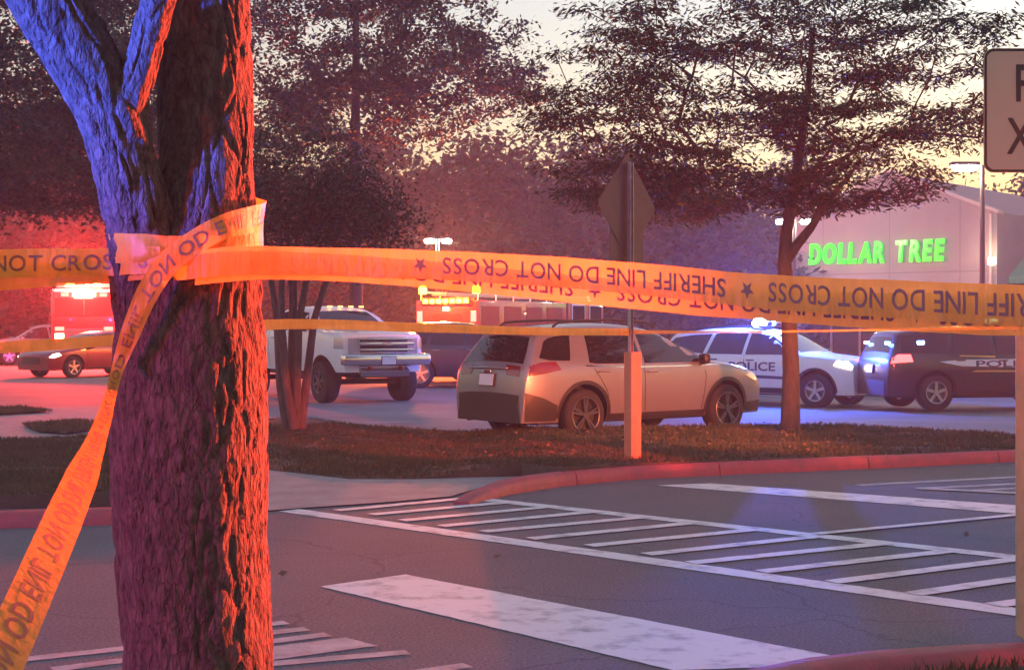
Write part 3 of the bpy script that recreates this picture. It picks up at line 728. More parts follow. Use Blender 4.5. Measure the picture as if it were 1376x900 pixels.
beam((-.05, 0, 2.0), (1.3, 15.9, .7), (1, .06, .03), 3000, pr_, 11)                       # red module turned to the parked crossover
lamp('beacon_light', (-.05, 0, 2.05), (1, .09, .04), 100, pr_, .15)
tag(pr_, 'white police car standing on the road with a red beacon', 'police car', 'police cars on the scene')
pl_.location = (-6.8, -.9, 0); pl_.rotation_euler = (0, 0, math.radians(80))
lamp('beacon_light', (-.05, .45, 2.05), BLUE, 300, pl_, .15); lamp('beacon_light', (-.05, -.45, 2.05), RED, 80, pl_, .15)
beam((-.05, .45, 2.05), (-1.25, 4.0, 2.6), BLUE, 5600, pl_, 14, .7)             # blue module thrown up into the fork
beam((-.05, -.45, 2.05), (-.9, 4.0, 1.2), RED, 420, pl_, 16, .8)
tag(pl_, 'black police car standing behind the taped tree', 'police car', 'police cars on the scene')

# ---- lifted white pickup
def pickup():
    t = empty('pickup_truck')
    c = Car([(2.78, .66), (2.88, .80), (2.90, 1.0), (2.87, 1.36), (2.72, 1.45), (1.8, 1.53), (1.35, 1.57), (.78, 1.95), (.3, 2.02), (-.2, 2.03), (-.8, 1.99),
             (-.98, 1.55), (-1.06, 1.50), (-2.84, 1.49), (-2.90, 1.46), (-2.92, .80), (-2.86, .68)], 2.04, .64, 1.45, tumble=.36, bow=.12, plan=.08)
    ax = (1.85, -1.80); c.body(white_paint, ax, .43, .56, parent=t)
    for sd in (-1, 1):
        c.side([(1.22, 1.50), (1.25, 1.53), (.74, 1.86), (.35, 1.90), (.22, 1.90), (.20, 1.49)], sd, M_GLASS, 'side_window', t)
        c.side([(.12, 1.49), (.14, 1.90), (-.45, 1.90), (-.72, 1.86), (-.78, 1.49)], sd, M_GLASS, 'side_window', t)
        for ln in ([(1.25, 1.47), (1.28, 1.0), (1.22, .70)], [(.16, 1.47), (.16, .70)], [(-.84, 1.47), (-.84, .70)]): c.seam(ln, sd, t)
        handle(t, c, .38, 1.33, sd, M_CHROME); handle(t, c, -.6, 1.33, sd, M_CHROME)
        c.side([(2.45, 1.12), (2.45, 1.36), (2.80, 1.34), (2.84, 1.12)], sd, M_CLENS, 'headlight', t, off=.008, step=.08)
        c.top((2.865, 1.36), (2.895, 1.08), .97 * sd, .97 * sd, M_CLENS, 'headlight', t, off=.012, y0=(.70 * sd, .70 * sd), ny=4)
        c.top((2.90, .98), (2.88, .80), .72 * sd, .72 * sd, M_BLACK, 'fog_lamp_recess', t, off=.05, y0=(.50 * sd, .50 * sd), ny=3)
    c.top((1.28, 1.60), (.82, 1.91), .90, .88, M_GLASS, 'windshield', t)
    c.top((2.867, 1.36), (2.897, 1.06), .67, .67, M_BLACK, 'grille', t, off=.010)
    for z in (1.32, 1.22, 1.10): obj('grille_bar', B((2.90, 0, z), (.05, 1.22, .045 if z != 1.22 else .07), None, .012), M_CHROME, t, smooth=True)
    obj('grille_emblem', B((2.935, 0, 1.22), (.03, .20, .07), None, .012), M_CHROME, t)
    obj('front_bumper', B((2.86, 0, .90), (.24, 1.98, .24), None, .06), M_CHROME, t, smooth=True)
    obj('skid_plate', B((2.72, 0, .68), (.3, 1.1, .14), Matrix.Rotation(.5, 4, 'Y'), .02), M_ALLOY, t)
    plate(t, 2.99, .88, 0, rear=False)
    for y in (-.35, .35): obj('tow_hook', B((2.86, y, .72), (.14, .06, .08), None, .02), mat('hook_red', (.4, .03, .03), .4), t)
    obj('chassis', B((0, 0, .60), (5.0, .9, .16)), M_BLACK, t)
    for a in ax: obj('axle', T([(a, -.85, .43), (a, .85, .43)], .06, 10), M_BLACK, t)
    for k in range(5):
        obj('roof_marker_lamp', B((.70, -.5 + .25 * k, 2.0), (.12, .07, .035), None, .01), emat('amber_marker', (1, .4, .1), .7), t)
    mirrors(t, c, 1.05, 1.52, M_BLACK)
    wheels(t, ax, .43, .32, 1.78, M_DALLOY, spokes=6, rim_share=.55)
    return t
pk = pickup(); hp = math.radians(-58); f4 = Vector((math.cos(hp), math.sin(hp), 0)); l4 = Vector((-math.sin(hp), math.cos(hp), 0))
wp = G(437, 541); pk.location = wp - f4 * 1.85 + l4 * .89; pk.rotation_euler = (0, 0, hp)
tag(pk, 'lifted white pickup truck with big tyres behind the many-stemmed tree', 'pickup truck')

# ---- plain cars around the lot
def plain_car(kind, paint, lit=False, rim=M_ALLOY, name='car'):
    t = empty(name)
    if kind == 'sedan':
        c = Car([(2.36, .24), (2.43, .36), (2.42, .56), (2.33, .74), (2.1, .83), (1.15, .99), (.28, 1.37), (-.2, 1.45), (-.9, 1.43), (-1.82, 1.10), (-2.3, 1.05),
                 (-2.42, .92), (-2.43, .5), (-2.36, .28)], 1.85, .24, .93); ax = (1.45, -1.38); r = .335
        c.top((1.05, 1.035), (.36, 1.335), .90, .86, M_GLASS, 'windshield', t); c.top((-1.0, 1.39), (-1.75, 1.125), .86, .90, M_GLASS, 'rear_window', t)
        wins = [[(.95, .955), (.98, .99), (.30, 1.30), (-.02, 1.35), (-.20, 1.35), (-.22, .96)], [(-.29, .96), (-.27, 1.35), (-.75, 1.345), (-1.35, 1.10), (-1.38, .99)]]
        dh = .85; mx = .85; g = ((2.41, .62), (2.43, .42))
        lampz = [(1.92, .70), (2.0, .78), (2.2, .74), (2.36, .64), (2.2, .62)]; tailz = [(-1.95, .86), (-1.95, .98), (-2.3, .98), (-2.38, .9), (-2.38, .82)]
    else:
        c = Car([(2.30, .28), (2.38, .44), (2.38, .68), (2.30, .92), (2.1, 1.0), (1.2, 1.13), (.45, 1.56), (.0, 1.68), (-.6, 1.70), (-1.5, 1.68), (-2.1, 1.60),
                 (-2.30, 1.12), (-2.38, .98), (-2.40, .6), (-2.34, .30)], 1.9, .28, 1.07); ax = (1.42, -1.38); r = .37
        c.top((1.12, 1.17), (.50, 1.53), .90, .88, M_GLASS, 'windshield', t); c.top((-2.14, 1.52), (-2.28, 1.18), .84, .88, M_GLASS, 'rear_window', t)
        wins = [[(1.0, 1.105), (1.03, 1.14), (.42, 1.50), (.05, 1.56), (-.12, 1.56), (-.16, 1.10)], [(-.24, 1.10), (-.20, 1.565), (-.8, 1.57), (-1.02, 1.55), (-1.12, 1.11)],
                [(-1.22, 1.12), (-1.1, 1.55), (-1.6, 1.53), (-1.98, 1.46), (-2.06, 1.15)]]
        dh = .98; mx = .92; g = ((2.36, .80), (2.38, .55))
        lampz = [(1.85, .84), (1.95, .94), (2.15, .92), (2.30, .82), (2.1, .78)]; tailz = [(-1.95, .98), (-1.98, 1.12), (-2.2, 1.12), (-2.32, 1.02), (-2.34, .92)]
    c.body(paint, ax, r, r + .065, parent=t)
    for sd in (-1, 1):
        for k, p in enumerate(wins): c.side(p, sd, M_GLASS, 'side_window', t)
        c.seam([(-.24, dh + .08), (-.22, .35)], sd, t); c.seam([(.97, dh + .06), (.94, .35)], sd, t)
        handle(t, c, -.05, dh, sd, M_CHROME); handle(t, c, -.98, dh, sd, M_CHROME)
        c.side(lampz, sd, E_HEADW if lit else M_CLENS, 'headlight', t, off=.008, step=.08)
        c.side(tailz, sd, M_RLENS, 'tail_lamp', t, off=.008, step=.08)
        c.side([(.95, c.zbot + .005), (.95, c.zbot + .07), (-.9, c.zbot + .07), (-.9, c.zbot + .005)], sd, M_BLACK, 'sill_cladding', t, off=.01)
    c.top(g[0], g[1], .62, .66, M_BLACK, 'grille', t, off=.008)
    obj('underbody', B((0, 0, c.zbot + .05), (4.0, 1.3, .12)), M_BLACK, t)
    mirrors(t, c, mx, dh + .08, paint)
    wheels(t, ax, r, .22, 1.6, rim, spokes=5, rim_share=.66)
    return t
def put(t, px, py, heading_deg, ax, track, sd, rise=0):
    """the wheel at axle ax, side sd touches the ground seen at that pixel"""
    h = math.radians(heading_deg); f = Vector((math.cos(h), math.sin(h), 0)); l = Vector((-math.sin(h), math.cos(h), 0))
    p = G(px, py); t.location = p - f * ax - l * sd * track / 2; t.rotation_euler = (0, 0, h)
    t.location.z = gz(t.location.x, t.location.y)
dark_red = mat('maroon_paint', (.22, .012, .018), .35, coat=.9); dark_grey = mat('graphite_paint', (.028, .026, .032), .35, coat=.8)
sed = plain_car('sedan', dark_red, lit=True); put(sed, 97, 507.5, 180 + 54, 1.45, 1.6, 1)
tag(sed, 'dark maroon sedan with a lit headlight below the left fire engine', 'car')
ds = plain_car('suv', dark_grey, rim=M_ALLOY); put(ds, 564, 521, 6, -1.38, 1.6, -1)
tag(ds, 'dark grey sport utility car between the pickup and the silver crossover', 'car')
fs = plain_car('suv', mat('pearl_paint', (.50, .47, .45), .35, coat=.8), lit=True); put(fs, 12, 491, 180 + 30, 1.42, 1.6, 1)
tag(fs, 'pale sport utility car cut by the picture edge beside the maroon sedan', 'car')
for k, (px, py, hdg, kind, pnt, lab) in enumerate([
        (905, 520, 200, 'suv', white_paint, 'white sport utility car parked beyond the white police car'),
        (1165, 521, 172, 'sedan', white_paint, 'white sedan parked between the two police cars'),
        (760, 514, 8, 'sedan', dark_grey, 'dark grey sedan far behind the silver crossover'),
        (1010, 505, 15, 'sedan', mat('beige_paint', (.42, .36, .30), .35, coat=.8), 'beige sedan far behind the blue beacon')]):
    o = plain_car(kind, pnt); put(o, px, py, hdg, 1.4, 1.6, 1 if hdg > 90 else -1); tag(o, lab, 'car', 'cars parked in the lot')

# ---- fire engines
FE_RED = mat('engine_red', (.42, .018, .022), .35, coat=.8)
M_SHUT = mat('red_shutter', (.34, .03, .03), .35, metal=.2)
def fire_engine(length=8.2, height=2.75, width=2.5, rear_amber=True, front_lit=False):
    t = empty('fire_engine'); L = length; H = height; W = width
    cabL = 2.5; xf = L / 2
    obj('cab', B((xf - cabL / 2, 0, (.75 + H) / 2), (cabL, W, H - .75), None, .10), FE_RED, t, smooth=True)
    obj('cab_roof', B((xf - cabL / 2, 0, H + .03), (cabL - .15, W - .15, .12), None, .05), white_paint, t, smooth=True)
    bx = -L / 2 + (L - cabL - .12) / 2
    obj('pump_body', B((bx, 0, (.8 + H - .15) / 2), (L - cabL - .12, W, H - .95), None, .04), FE_RED, t, smooth=True)
    obj('chassis', B((0, 0, .62), (L - .5, 1.0, .3)), M_BLACK, t)
    obj('front_bumper', B((xf + .2, 0, .65), (.45, W, .32), None, .06), M_CHROME, t, smooth=True)
    obj('windshield', B((xf + .004, 0, H - .62), (.02, W - .30, .72), None, .02), M_GLASS, t)
    obj('windshield_divider', B((xf + .016, 0, H - .62), (.02, .05, .72)), M_BLACK, t)
    obj('grille', B((xf + .006, 0, 1.22), (.02, W - .9, .55), None, .02), M_CHROME, t)
    for y in (-1, 1):
        obj('headlight', B((xf + .006, y * (W / 2 - .3), 1.2), (.03, .36, .22), None, .02), E_HEADW if front_lit else M_CLENS, t)
        obj('front_strobe', B((xf + .006, y * (W / 2 - .3), 1.5), (.03, .36, .16), None, .02), E_RED if front_lit else M_RLENS, t)
        for xx, ww in ((xf - .65, .8), (xf - 1.85, .8)):
            d = obj('cab_door', B((xx, y * (W / 2 + .006), 1.55), (1.02, .02, 1.5), None, .008), FE_RED, t)
            fr = obj('window_frame', B((xx, y * (W / 2 + .016), H - .58), (ww + .1, .02, .78), None, .01), white_paint, t)
            obj('side_window', B((xx, y * (W / 2 + .028), H - .58), (ww, .012, .66), None, .004), M_GLASS, fr)
        for k in range(4):
            xx = -L / 2 + .7 + k * (L - cabL - .3) / 4
            sh = obj('shutter', B((xx, y * (W / 2 + .006), 1.60), (.98, .02, 1.25), None, .004), M_SHUT, t)
        obj('reflective_stripe', B((0, y * (W / 2 + .012), .98), (L - .2, .012, .14)), white_paint, t)
        obj('hand_rail', T([(-L / 2 + .1, y * (W / 2 - .1), H + .12), (xf - cabL - .2, y * (W / 2 - .1), H + .12)], .03, 8), white_paint, t)
        for k in range(6):
            xx = -L / 2 + .15 + k * (L - cabL - .4) / 5
            obj('rail_post', T([(xx, y * (W / 2 - .1), H - .2), (xx, y * (W / 2 - .1), H + .12)], .02, 6), white_paint, t)
    for k in range(14):
        obj('ladder_rung', B((-L / 2 + .4 + k * .35, .45, H + .06), (.04, .45, .04)), M_ALLOY, t)
    for y in (.2, .7): obj('ladder_rail', B((-L / 2 + 2.7, y, H + .06), (5.0, .05, .10)), M_ALLOY, t)
    obj('hose_bed', B((bx, -.45, H - .12), (L - cabL - .6, .9, .12)), M_BLACK, t)
    lb = obj('light_bar', B((xf - .5, 0, H + .14), (.42, W - .3, .10), None, .03), M_BLACK, t)
    n = 6
    for k in range(n):
        y = (k - (n - 1) / 2) * (W - .4) / n
        obj('beacon_lens', B((xf - .5, y, H + .25), (.38, (W - .5) / n, .16), None, .04), ((E_HOT if k in (1, 4) else E_RED) if front_lit else M_RLENS), lb, smooth=True)
    # rear face
    xr = -L / 2
    obj('rear_shutter', B((xr - .006, 0, 1.45), (.02, 1.1, 1.1), None, .004), M_SHUT, t)
    obj('rear_step', B((xr - .25, 0, .55), (.5, W - .1, .10), None, .02), M_ALLOY, t)
    if rear_amber:
        ab = obj('arrow_board', B((xr - .03, 0, 2.38), (.06, 1.9, .24), None, .02), M_BLACK, t)
        for k in range(7):
            obj('beacon_lens', B((xr - .07, -.78 + k * .26, 2.38), (.04, .19, .13), None, .02), E_AMB, ab, smooth=True)
        for y in (-1, 1): obj('rear_beacon', lathe([(0, .12), (.16, .13), (.26, .09), (.28, .01)], 14, axis='z'), E_AMB, t).location = (xr + .15, y * (W / 2 - .16), 2.62)
        for y in (-1, 1): obj('tail_lamp', B((xr - .012, y * (W / 2 - .16), 1.9), (.03, .2, .34), None, .01), E_RED, t)
        obj('work_lamp', B((xr - .05, 0, 2.14), (.05, .2, .12), None, .02), E_HOT, t)
        lamp('beacon_light', (xr - .8, 0, 3.2), (1, .14, .01), 700, t, .3)
    if front_lit:
        for y in (-.75, -.3, .3, .75): obj('brow_lamp', B((xf + .02, y, H - .13), (.05, .30, .16), None, .02), E_HOT if abs(y) < .5 else E_RED, t)
        lamp('beacon_light', (xf + .6, 0, H + .4), (1, .03, .02), 3000, t, .4); lamp('beacon_light', (xf - .5, 0, H + 1.0), (1, .03, .03), 1800, t, .4)
    wheels(t, (xf - 1.5, -L / 2 + 1.9), .52, .34, 2.12, M_ALLOY, spokes=8, rim_share=.55)
    return t
def place(t, px, py, D, hdg, anchor):
    h = math.radians(hdg); f = Vector((math.cos(h), math.sin(h), 0)); l = Vector((-math.sin(h), math.cos(h), 0))
    p = P(px, py, D); t.location = Vector((p.x, p.y, 0)) - f * anchor[0] - l * anchor[1]; t.location.z = gz(t.location.x, t.location.y); t.rotation_euler = (0, 0, h)
f1 = fire_engine(8.0, 2.55, 2.4); place(f1, 600, 440, 47, 57, (-4.0, 0))
beam((-4.15, 0, 2.4), (0, 0, 1.7), (1, .13, .01), 3000, f1, 26, .8)  # extra amber spot aimed at the camera for a halo round the lights
tag(f1, 'red fire engine seen from its tail with a row of amber lights', 'fire engine', 'fire engines')
fe2 = fire_engine(8.0, 3.0, 2.5, rear_amber=False, front_lit=True); place(fe2, 113, 440, 60, -72, (4.0, 0))
beam((4.1, 0, 3.1), (0, 0, 1.8), (1, .03, .02), 3500, fe2, 30, .8)  # extra red spot aimed at the camera for a halo round the lights
tag(fe2, 'red fire engine facing the road with glaring white and red lights', 'fire engine', 'fire engines')
#PART3
# ================================================================== BUILDINGS
def shop():
    t = empty('shop_building'); O = Vector((18.9, 58.0, 0)); u = Vector((-.769, .639, 0)); n = Vector((-.639, -.769, 0)); g0 = gz(18.9, 58)
    def pt(a, b, z): return O + u * a - n * b + Vector((0, 0, z))
    stucco = mat('stucco', (.27, .24, .26), .9, var=.12, vscale=.8, bump=.15, bscale=25)
    def prism(outline, b0, b1, m, name, parent=t):
        bm = bmesh.new(); f = [bm.verts.new(pt(a, b0, z)) for a, z in outline]; k = [bm.verts.new(pt(a, b1, z)) for a, z in outline]
        bm.faces.new(f); bm.faces.new(list(reversed(k)))
        for i in range(len(f)): bm.faces.new((f[i], f[(i + 1) % len(f)], k[(i + 1) % len(f)], k[i]))
        bmesh.ops.recalc_face_normals(bm, faces=bm.faces); return obj(name, bm, m, parent)
    wall = prism([(0, g0 - .3), (0, 6.05), (4.5, 7.9), (9, 6.05), (9, g0 - .3)], 0, 14, stucco, 'wall')
    trim = mat('roof_trim', (.42, .39, .38), .7)
    prism([(-.12, 5.98), (-.12, 6.10), (4.5, 8.0), (4.5, 7.86)], -.16, .3, trim, 'roof_trim'); prism([(4.5, 7.86), (4.5, 8.0), (9.12, 6.10), (9.12, 5.98)], -.16, .3, trim, 'roof_trim')
    prism([(.6, g0), (.6, 2.9), (8.4, 2.9), (8.4, g0)], -.02, .2, M_GLASS, 'shop_window')
    for k in range(7): prism([(.6 + k * 1.3 - .05, g0), (.6 + k * 1.3 - .05, 2.9), (.6 + k * 1.3 + .05, 2.9), (.6 + k * 1.3 + .05, g0)], -.06, .1, M_ALU, 'mullion')
    prism([(.3, 2.9), (.3, 3.15), (8.7, 3.15), (8.7, 2.9)], -.9, .1, trim, 'canopy')
    for a in (1.5, 4.5, 7.5): prism([(a - .02, 3.2), (a - .02, 6.6), (a + .02, 6.6), (a + .02, 3.2)], -.004, .05, mat('joint', (.19, .17, .18), .9), 'wall_joint')
    prism([(.0, 3.75), (.0, 3.80), (9, 3.80), (9, 3.75)], -.006, .05, MATS['joint'], 'wall_joint')
    prism([(.18, g0), (.18, 6.0), (.28, 6.0), (.28, g0)], -.10, -.01, trim, 'downpipe')
    # lit sign letters, each a separate letter standing off the wall
    green = emat('sign_green', (.006, 1.0, .02), .30); shell = mat('sign_shell', (.02, .10, .03), .5)
    A, Bq, z0, hh = 8.1, 2.0, 4.20, .88
    s = 'DOLLAR TREE'; adv = []; me0 = []
    for ch in s:
        if ch == ' ': adv.append(.55); me0.append(None); continue
        me = text_mesh(ch, 1, .035, extrude=.06, shear=.12); lo, hi = text_bounds(me); me0.append((me, lo, hi)); adv.append((hi[0] - lo[0]) + .11)
    k = (A - Bq) / sum(adv); x = 0
    for ch, a_, q in zip(s, adv, me0):
        if q:
            me, lo, hi = q; bm = bmesh.new(); bm.from_mesh(me); kz = hh / (hi[1] - lo[1])
            for v in bm.verts:
                a = A - (x + (v.co.x - lo[0]) * k); z = z0 + (v.co.y - lo[1]) * kz
                v.co = pt(a, -.14 - v.co.z * .8, z)
            bmesh.ops.recalc_face_normals(bm, faces=bm.faces)
            o = obj('sign_letter', bm, green, t)
        x += a_ * k
    tag(t, 'shop with a pale gable and green lit letters', 'building'); return t
shop()
def arcade():
    t = empty('shopping_arcade'); d = 59.4
    x0 = (1336 - X0) / FOC * d; brick = mat('maroon_brick', (.15, .065, .06), .85, var=.25, vscale=3); g0 = -.3
    awn = mat('green_awning', (.05, .30, .22), .6)
    obj('wall', B((x0 + 12, d + 5, 2.9), (24, 8, 6.4)), brick, t)
    bm = bmesh.new(); pr = [(0, 4.55), (-1.5, 3.55), (-1.5, 3.30), (0, 3.30)]
    for a, b in ((x0 - .1, x0 + 23),):
        l = [bm.verts.new((a, d + 1 + y, z)) for y, z in pr]; r = [bm.verts.new((b, d + 1 + y, z)) for y, z in pr]
        bm.faces.new(l); bm.faces.new(list(reversed(r)))
        for i in range(4): bm.faces.new((l[i], r[i], r[(i + 1) % 4], l[(i + 1) % 4]))
    bmesh.ops.recalc_face_normals(bm, faces=bm.faces); obj('awning', bm, awn, t)
    obj('fascia', B((x0 + 12, d + .8, 3.05), (23.6, .3, .42)), mat('tan_fascia', (.42, .24, .14), .7), t)
    for k in range(6):
        f = obj('shop_window', B((x0 + 1.6 + k * 3.6, d + .96, 1.3), (3.0, .1, 2.6)), M_GLASS, t); obj('frame', B((x0 + 1.6 + k * 3.6, d + .92, 1.3), (.08, .1, 2.6)), M_ALU, f)
    sc = obj('wall_lamp', B((0, 0, 0), (.28, .2, .3), None, .05), emat('warm_lamp', (1, .72, .38), 3.0), t); sc.location = P(1333, 351, 57.6)
    lamp('wall_light', P(1333, 344, 57.3), (1, .7, .4), 14, t, .1)
    tag(t, 'low maroon arcade with a green awning beside the pale gable', 'building')
arcade()
def mall():
    t = empty('shop_row'); d = 76; xa = (868 - X0) / FOC * d; xb = (1058 - X0) / FOC * d; cx = (xa + xb) / 2; w_ = xb - xa
    wl = mat('slate_wall', (.045, .05, .07), .85, var=.2, vscale=1)
    obj('wall', B((cx, d + 4, 2.3), (w_, 8, 5.2)), wl, t)
    obj('parapet', B((cx, d - .1, 4.95), (w_ + .2, .5, .35)), mat('parapet', (.07, .07, .09), .8), t)
    obj('canopy', B((cx, d - 1.0, 2.95), (w_, 2.0, .3)), wl, t)
    for k in range(5):
        f = obj('shop_window', B((xa + (k + .5) * w_ / 5, d - .04, 1.35), (w_ / 5 - .35, .1, 2.5)), M_GLASS, t)
        obj('frame', B((xa + (k + .5) * w_ / 5, d - .08, 1.35), (.07, .1, 2.5)), M_ALU, f)
    obj('door_glow', B((xa + 4.7 * w_ / 5, d - .1, 1.9), (.9, .06, 1.0)), emat('dim_window', (.75, .7, .8), .22), t)
    tag(t, 'dark slate shop row behind the feathery tree', 'building')
mall()

# ================================================================== POLES AND SIGNS
LAMPW = emat('street_lamp_glow', (1, .90, .74), 30)
def street_lamp(name, px, base_D, top_py, heads, label, power=60, hs=.8):
    b = P(px, 440, base_D); H = CAMH - (top_py - Y0) / FOC * base_D; z0 = gz(b.x, b.y); t = empty(name, (b.x, b.y, z0)); H -= z0
    obj('pole', T([(0, 0, 0), (0, 0, H)], [.11, .075], 12), M_DPOLE, t, smooth=True)
    obj('pole_base', lathe([(0, .28), (.5, .28), (.55, .2)], 16, 'z'), M_CONC, t)
    for hx, hpx in heads:
        dx = (hpx - px) / FOC * base_D
        obj('arm', T([(0, 0, H - .12), (dx, 0, H - .02)], .035, 8), M_DPOLE, t)
        hd_ = obj('lamp_head', B((dx, 0, H + .04), (hs, .42, .12), None, .04), M_DPOLE, t, smooth=True)
        obj('lamp_lens', B((dx, 0, H - .08), (hs * .86, .40, .20), None, .08), LAMPW, hd_)
        if power: lamp('lamp_light', (dx, 0, H - .3), (1, .86, .66), power, t, .2)
    return tag(t, label, 'street lamp', 'parking lot lamps')
street_lamp('street_lamp', 1320, 50, 222, [(0, 1296)], 'single lamp on a dark pole before the pale gable', 40, .95)
street_lamp('street_lamp', 588, 60, 321, [(0, 577), (0, 600)], 'twin lamp rising above the amber fire engine', 40, .45)
street_lamp('street_lamp', 1067, 58, 295, [(0, 1050), (0, 1083)], 'twin lamp glimpsed through the fork of the feathery tree', 40, .45)

def warning_sign():
    b = G(850, 620, .12); t = empty('sign_post', (b.x, b.y, .11)); post_x = -.03
    orange = mat('orange_sleeve', (.70, .20, .09), .55, var=.2, vscale=6)
    bm = B((0, 0, .58), (.135, .135, 1.20), Matrix.Rotation(math.radians(35), 4, 'Z'), .012); obj('post_sleeve', bm, orange, t)
    bm = bmesh.new(); R = Matrix.Rotation(math.radians(52), 4, 'Z')
    for c, s_ in (((0, .0, 0), (.055, .006, 3.2)), ((.027, -.014, 0), (.006, .034, 3.2)), ((-.027, -.014, 0), (.006, .034, 3.2))):
        box(bm, Vector((post_x, 0, 1.6)) + (R @ Vector(c)), s_, R)
    obj('channel_post', bm, M_GALV, t)
    # sign blades seen from behind, turned to the side road
    yaw = math.radians(52)
    Rz = Matrix.Rotation(yaw, 4, 'Z')
    def blade(w_, h_, z, rot45, r=.05, y=.03):
        bm = bmesh.new(); vs = []
        for cx, cz, a0 in ((w_ / 2 - r, h_ / 2 - r, 0), (-w_ / 2 + r, h_ / 2 - r, 90), (-w_ / 2 + r, -h_ / 2 + r, 180), (w_ / 2 - r, -h_ / 2 + r, 270)):
            for k in range(5):
                a = math.radians(a0 + 22.5 * k); vs.append(Vector((cx + r * math.cos(a), 0, cz + r * math.sin(a))))
        M = Matrix.Translation((post_x, 0, z)) @ Rz @ Matrix.Translation((0, y, 0)) @ (Matrix.Rotation(math.pi / 4, 4, 'Y') if rot45 else Matrix.Identity(4))
        f = [bm.verts.new(M @ v) for v in vs]; k2 = [bm.verts.new(M @ (v + Vector((0, .004, 0)))) for v in vs]
        bm.faces.new(f); bm.faces.new(list(reversed(k2)))
        for i in range(len(f)): bm.faces.new((f[i], f[(i + 1) % len(f)], k2[(i + 1) % len(f)], k2[i]))
        bmesh.ops.recalc_face_normals(bm, faces=bm.faces); return bm
    sb = mat('sign_back', (.03, .03, .045), .6, metal=.2, var=.3, vscale=6)
    d1 = obj('diamond_blade', blade(.80, .80, 2.74, True), sb, t)
    d2 = obj('plaque_blade', blade(.64, .62, 2.30 - .11, False, y=.036), sb, t)
    for z in (2.55, 3.05): obj('bolt', B(Vector((post_x, 0, z)) + Rz @ Vector((0, -.01, 0)), (.02, .02, .02), Rz), M_GALV, d1)
    return tag(t, 'back of a diamond sign on a post in an orange sleeve', 'sign')
warning_sign()

def ped_sign():
    D = 6.85; b = P(1403, 440, D); t = empty('crossing_sign', (b.x, D, .10)); z0 = .10
    tan = mat('tan_sleeve', (.45, .36, .24), .6, var=.2, vscale=8)
    obj('post_sleeve', B((0, .06, .72), (.17, .17, 1.44), Matrix.Rotation(.12, 4, 'Z'), .02), tan, t)
    obj('channel_post', B((.0, .06, 1.5), (.05, .03, 3.0)), M_GALV, t)
    zc = (2.834 + 2.262) / 2 - z0; cx = (1411 - 1403) / FOC * D
    def rr(w_, h_, r, y, inner=None):
        bm = bmesh.new(); loops = []
        for (ww, hh, rad) in ([(w_, h_, r)] + ([inner] if inner else [])):
            lp = []
            for ax, az, a0 in ((1, 1, 0), (-1, 1, 90), (-1, -1, 180), (1, -1, 270)):
                for k in range(7):
                    a = math.radians(a0 + 15 * k); lp.append(bm.verts.new((cx + ax * (ww / 2 - rad) + rad * math.cos(a), y, zc + az * (hh / 2 - rad) + rad * math.sin(a))))
            loops.append(lp)
        if inner:
            for i in range(len(lp)): bm.faces.new((loops[0][i], loops[0][(i + 1) % len(lp)], loops[1][(i + 1) % len(lp)], loops[1][i]))
        else: bm.faces.new(loops[0])
        return bm
    face = mat('sign_face', (.66, .47, .36), .85, var=.08, vscale=4)
    bm = rr(.61, .572, .045, 0)
    r = bmesh.ops.extrude_face_region(bm, geom=list(bm.faces)); bmesh.ops.translate(bm, verts=[v for v in r['geom'] if isinstance(v, bmesh.types.BMVert)], vec=(0, .004, 0))
    bmesh.ops.recalc_face_normals(bm, faces=bm.faces)
    bl = obj('sign_blade', bm, face, t)
    obj('border', rr(.604, .566, .042, -.0015, (.582, .544, .034)), M_PRINT, bl)
    for txt, wd, zt in (('PED', .315, 2.759), ('XING', .40, 2.516)):
        me = text_mesh(txt, 1, .012); lo, hi = text_bounds(me); bm = bmesh.new(); bm.from_mesh(me)
        for v in bm.verts: v.co = Vector((cx - wd / 2 + (v.co.x - lo[0]) / (hi[0] - lo[0]) * wd, -.002, zt - z0 - .171 + (v.co.y - lo[1]) / (hi[1] - lo[1]) * .171))
        obj('lettering', bm, M_PRINT, bl)
    return tag(t, 'pedestrian crossing sign on a post in a tan sleeve', 'sign')
ped_sign()

# ================================================================== TREES
def leaf_mesh(centers, per, spread, size, seed, aspect=2.0, flat=.5, droop=0.0, name='crown', radial=0.0):
    rs = np.random.RandomState(seed); C = np.repeat(np.array(centers, dtype=np.float32), per, 0); n = len(C)
    O = rs.normal(0, 1, (n, 3)) * np.array(spread); C = C + O
    a = rs.uniform(0, 2 * math.pi, n); a = np.where(rs.uniform(0, 1, n) < radial, np.arctan2(O[:, 1], O[:, 0]) + rs.normal(0, .5, n), a); tilt = rs.normal(0, flat, n); s = size * rs.uniform(.55, 1.3, n)
    d = np.stack([np.cos(a) * np.cos(tilt), np.sin(a) * np.cos(tilt), np.sin(tilt) - droop], 1); d /= np.linalg.norm(d, axis=1)[:, None]
    r = rs.normal(0, 1, (n, 3)) * .55 + np.array([0, 0, 1]); wv = np.cross(d, r); wv /= np.linalg.norm(wv, axis=1)[:, None]
    L = d * (s * .5)[:, None]; Wd = wv * (s * .5 / aspect)[:, None]
    V = np.stack([C - L, C + Wd, C + L, C - Wd], 1).reshape(-1, 3); F = np.arange(4 * n).reshape(-1, 4)
    return mesh_np(name, V, F)
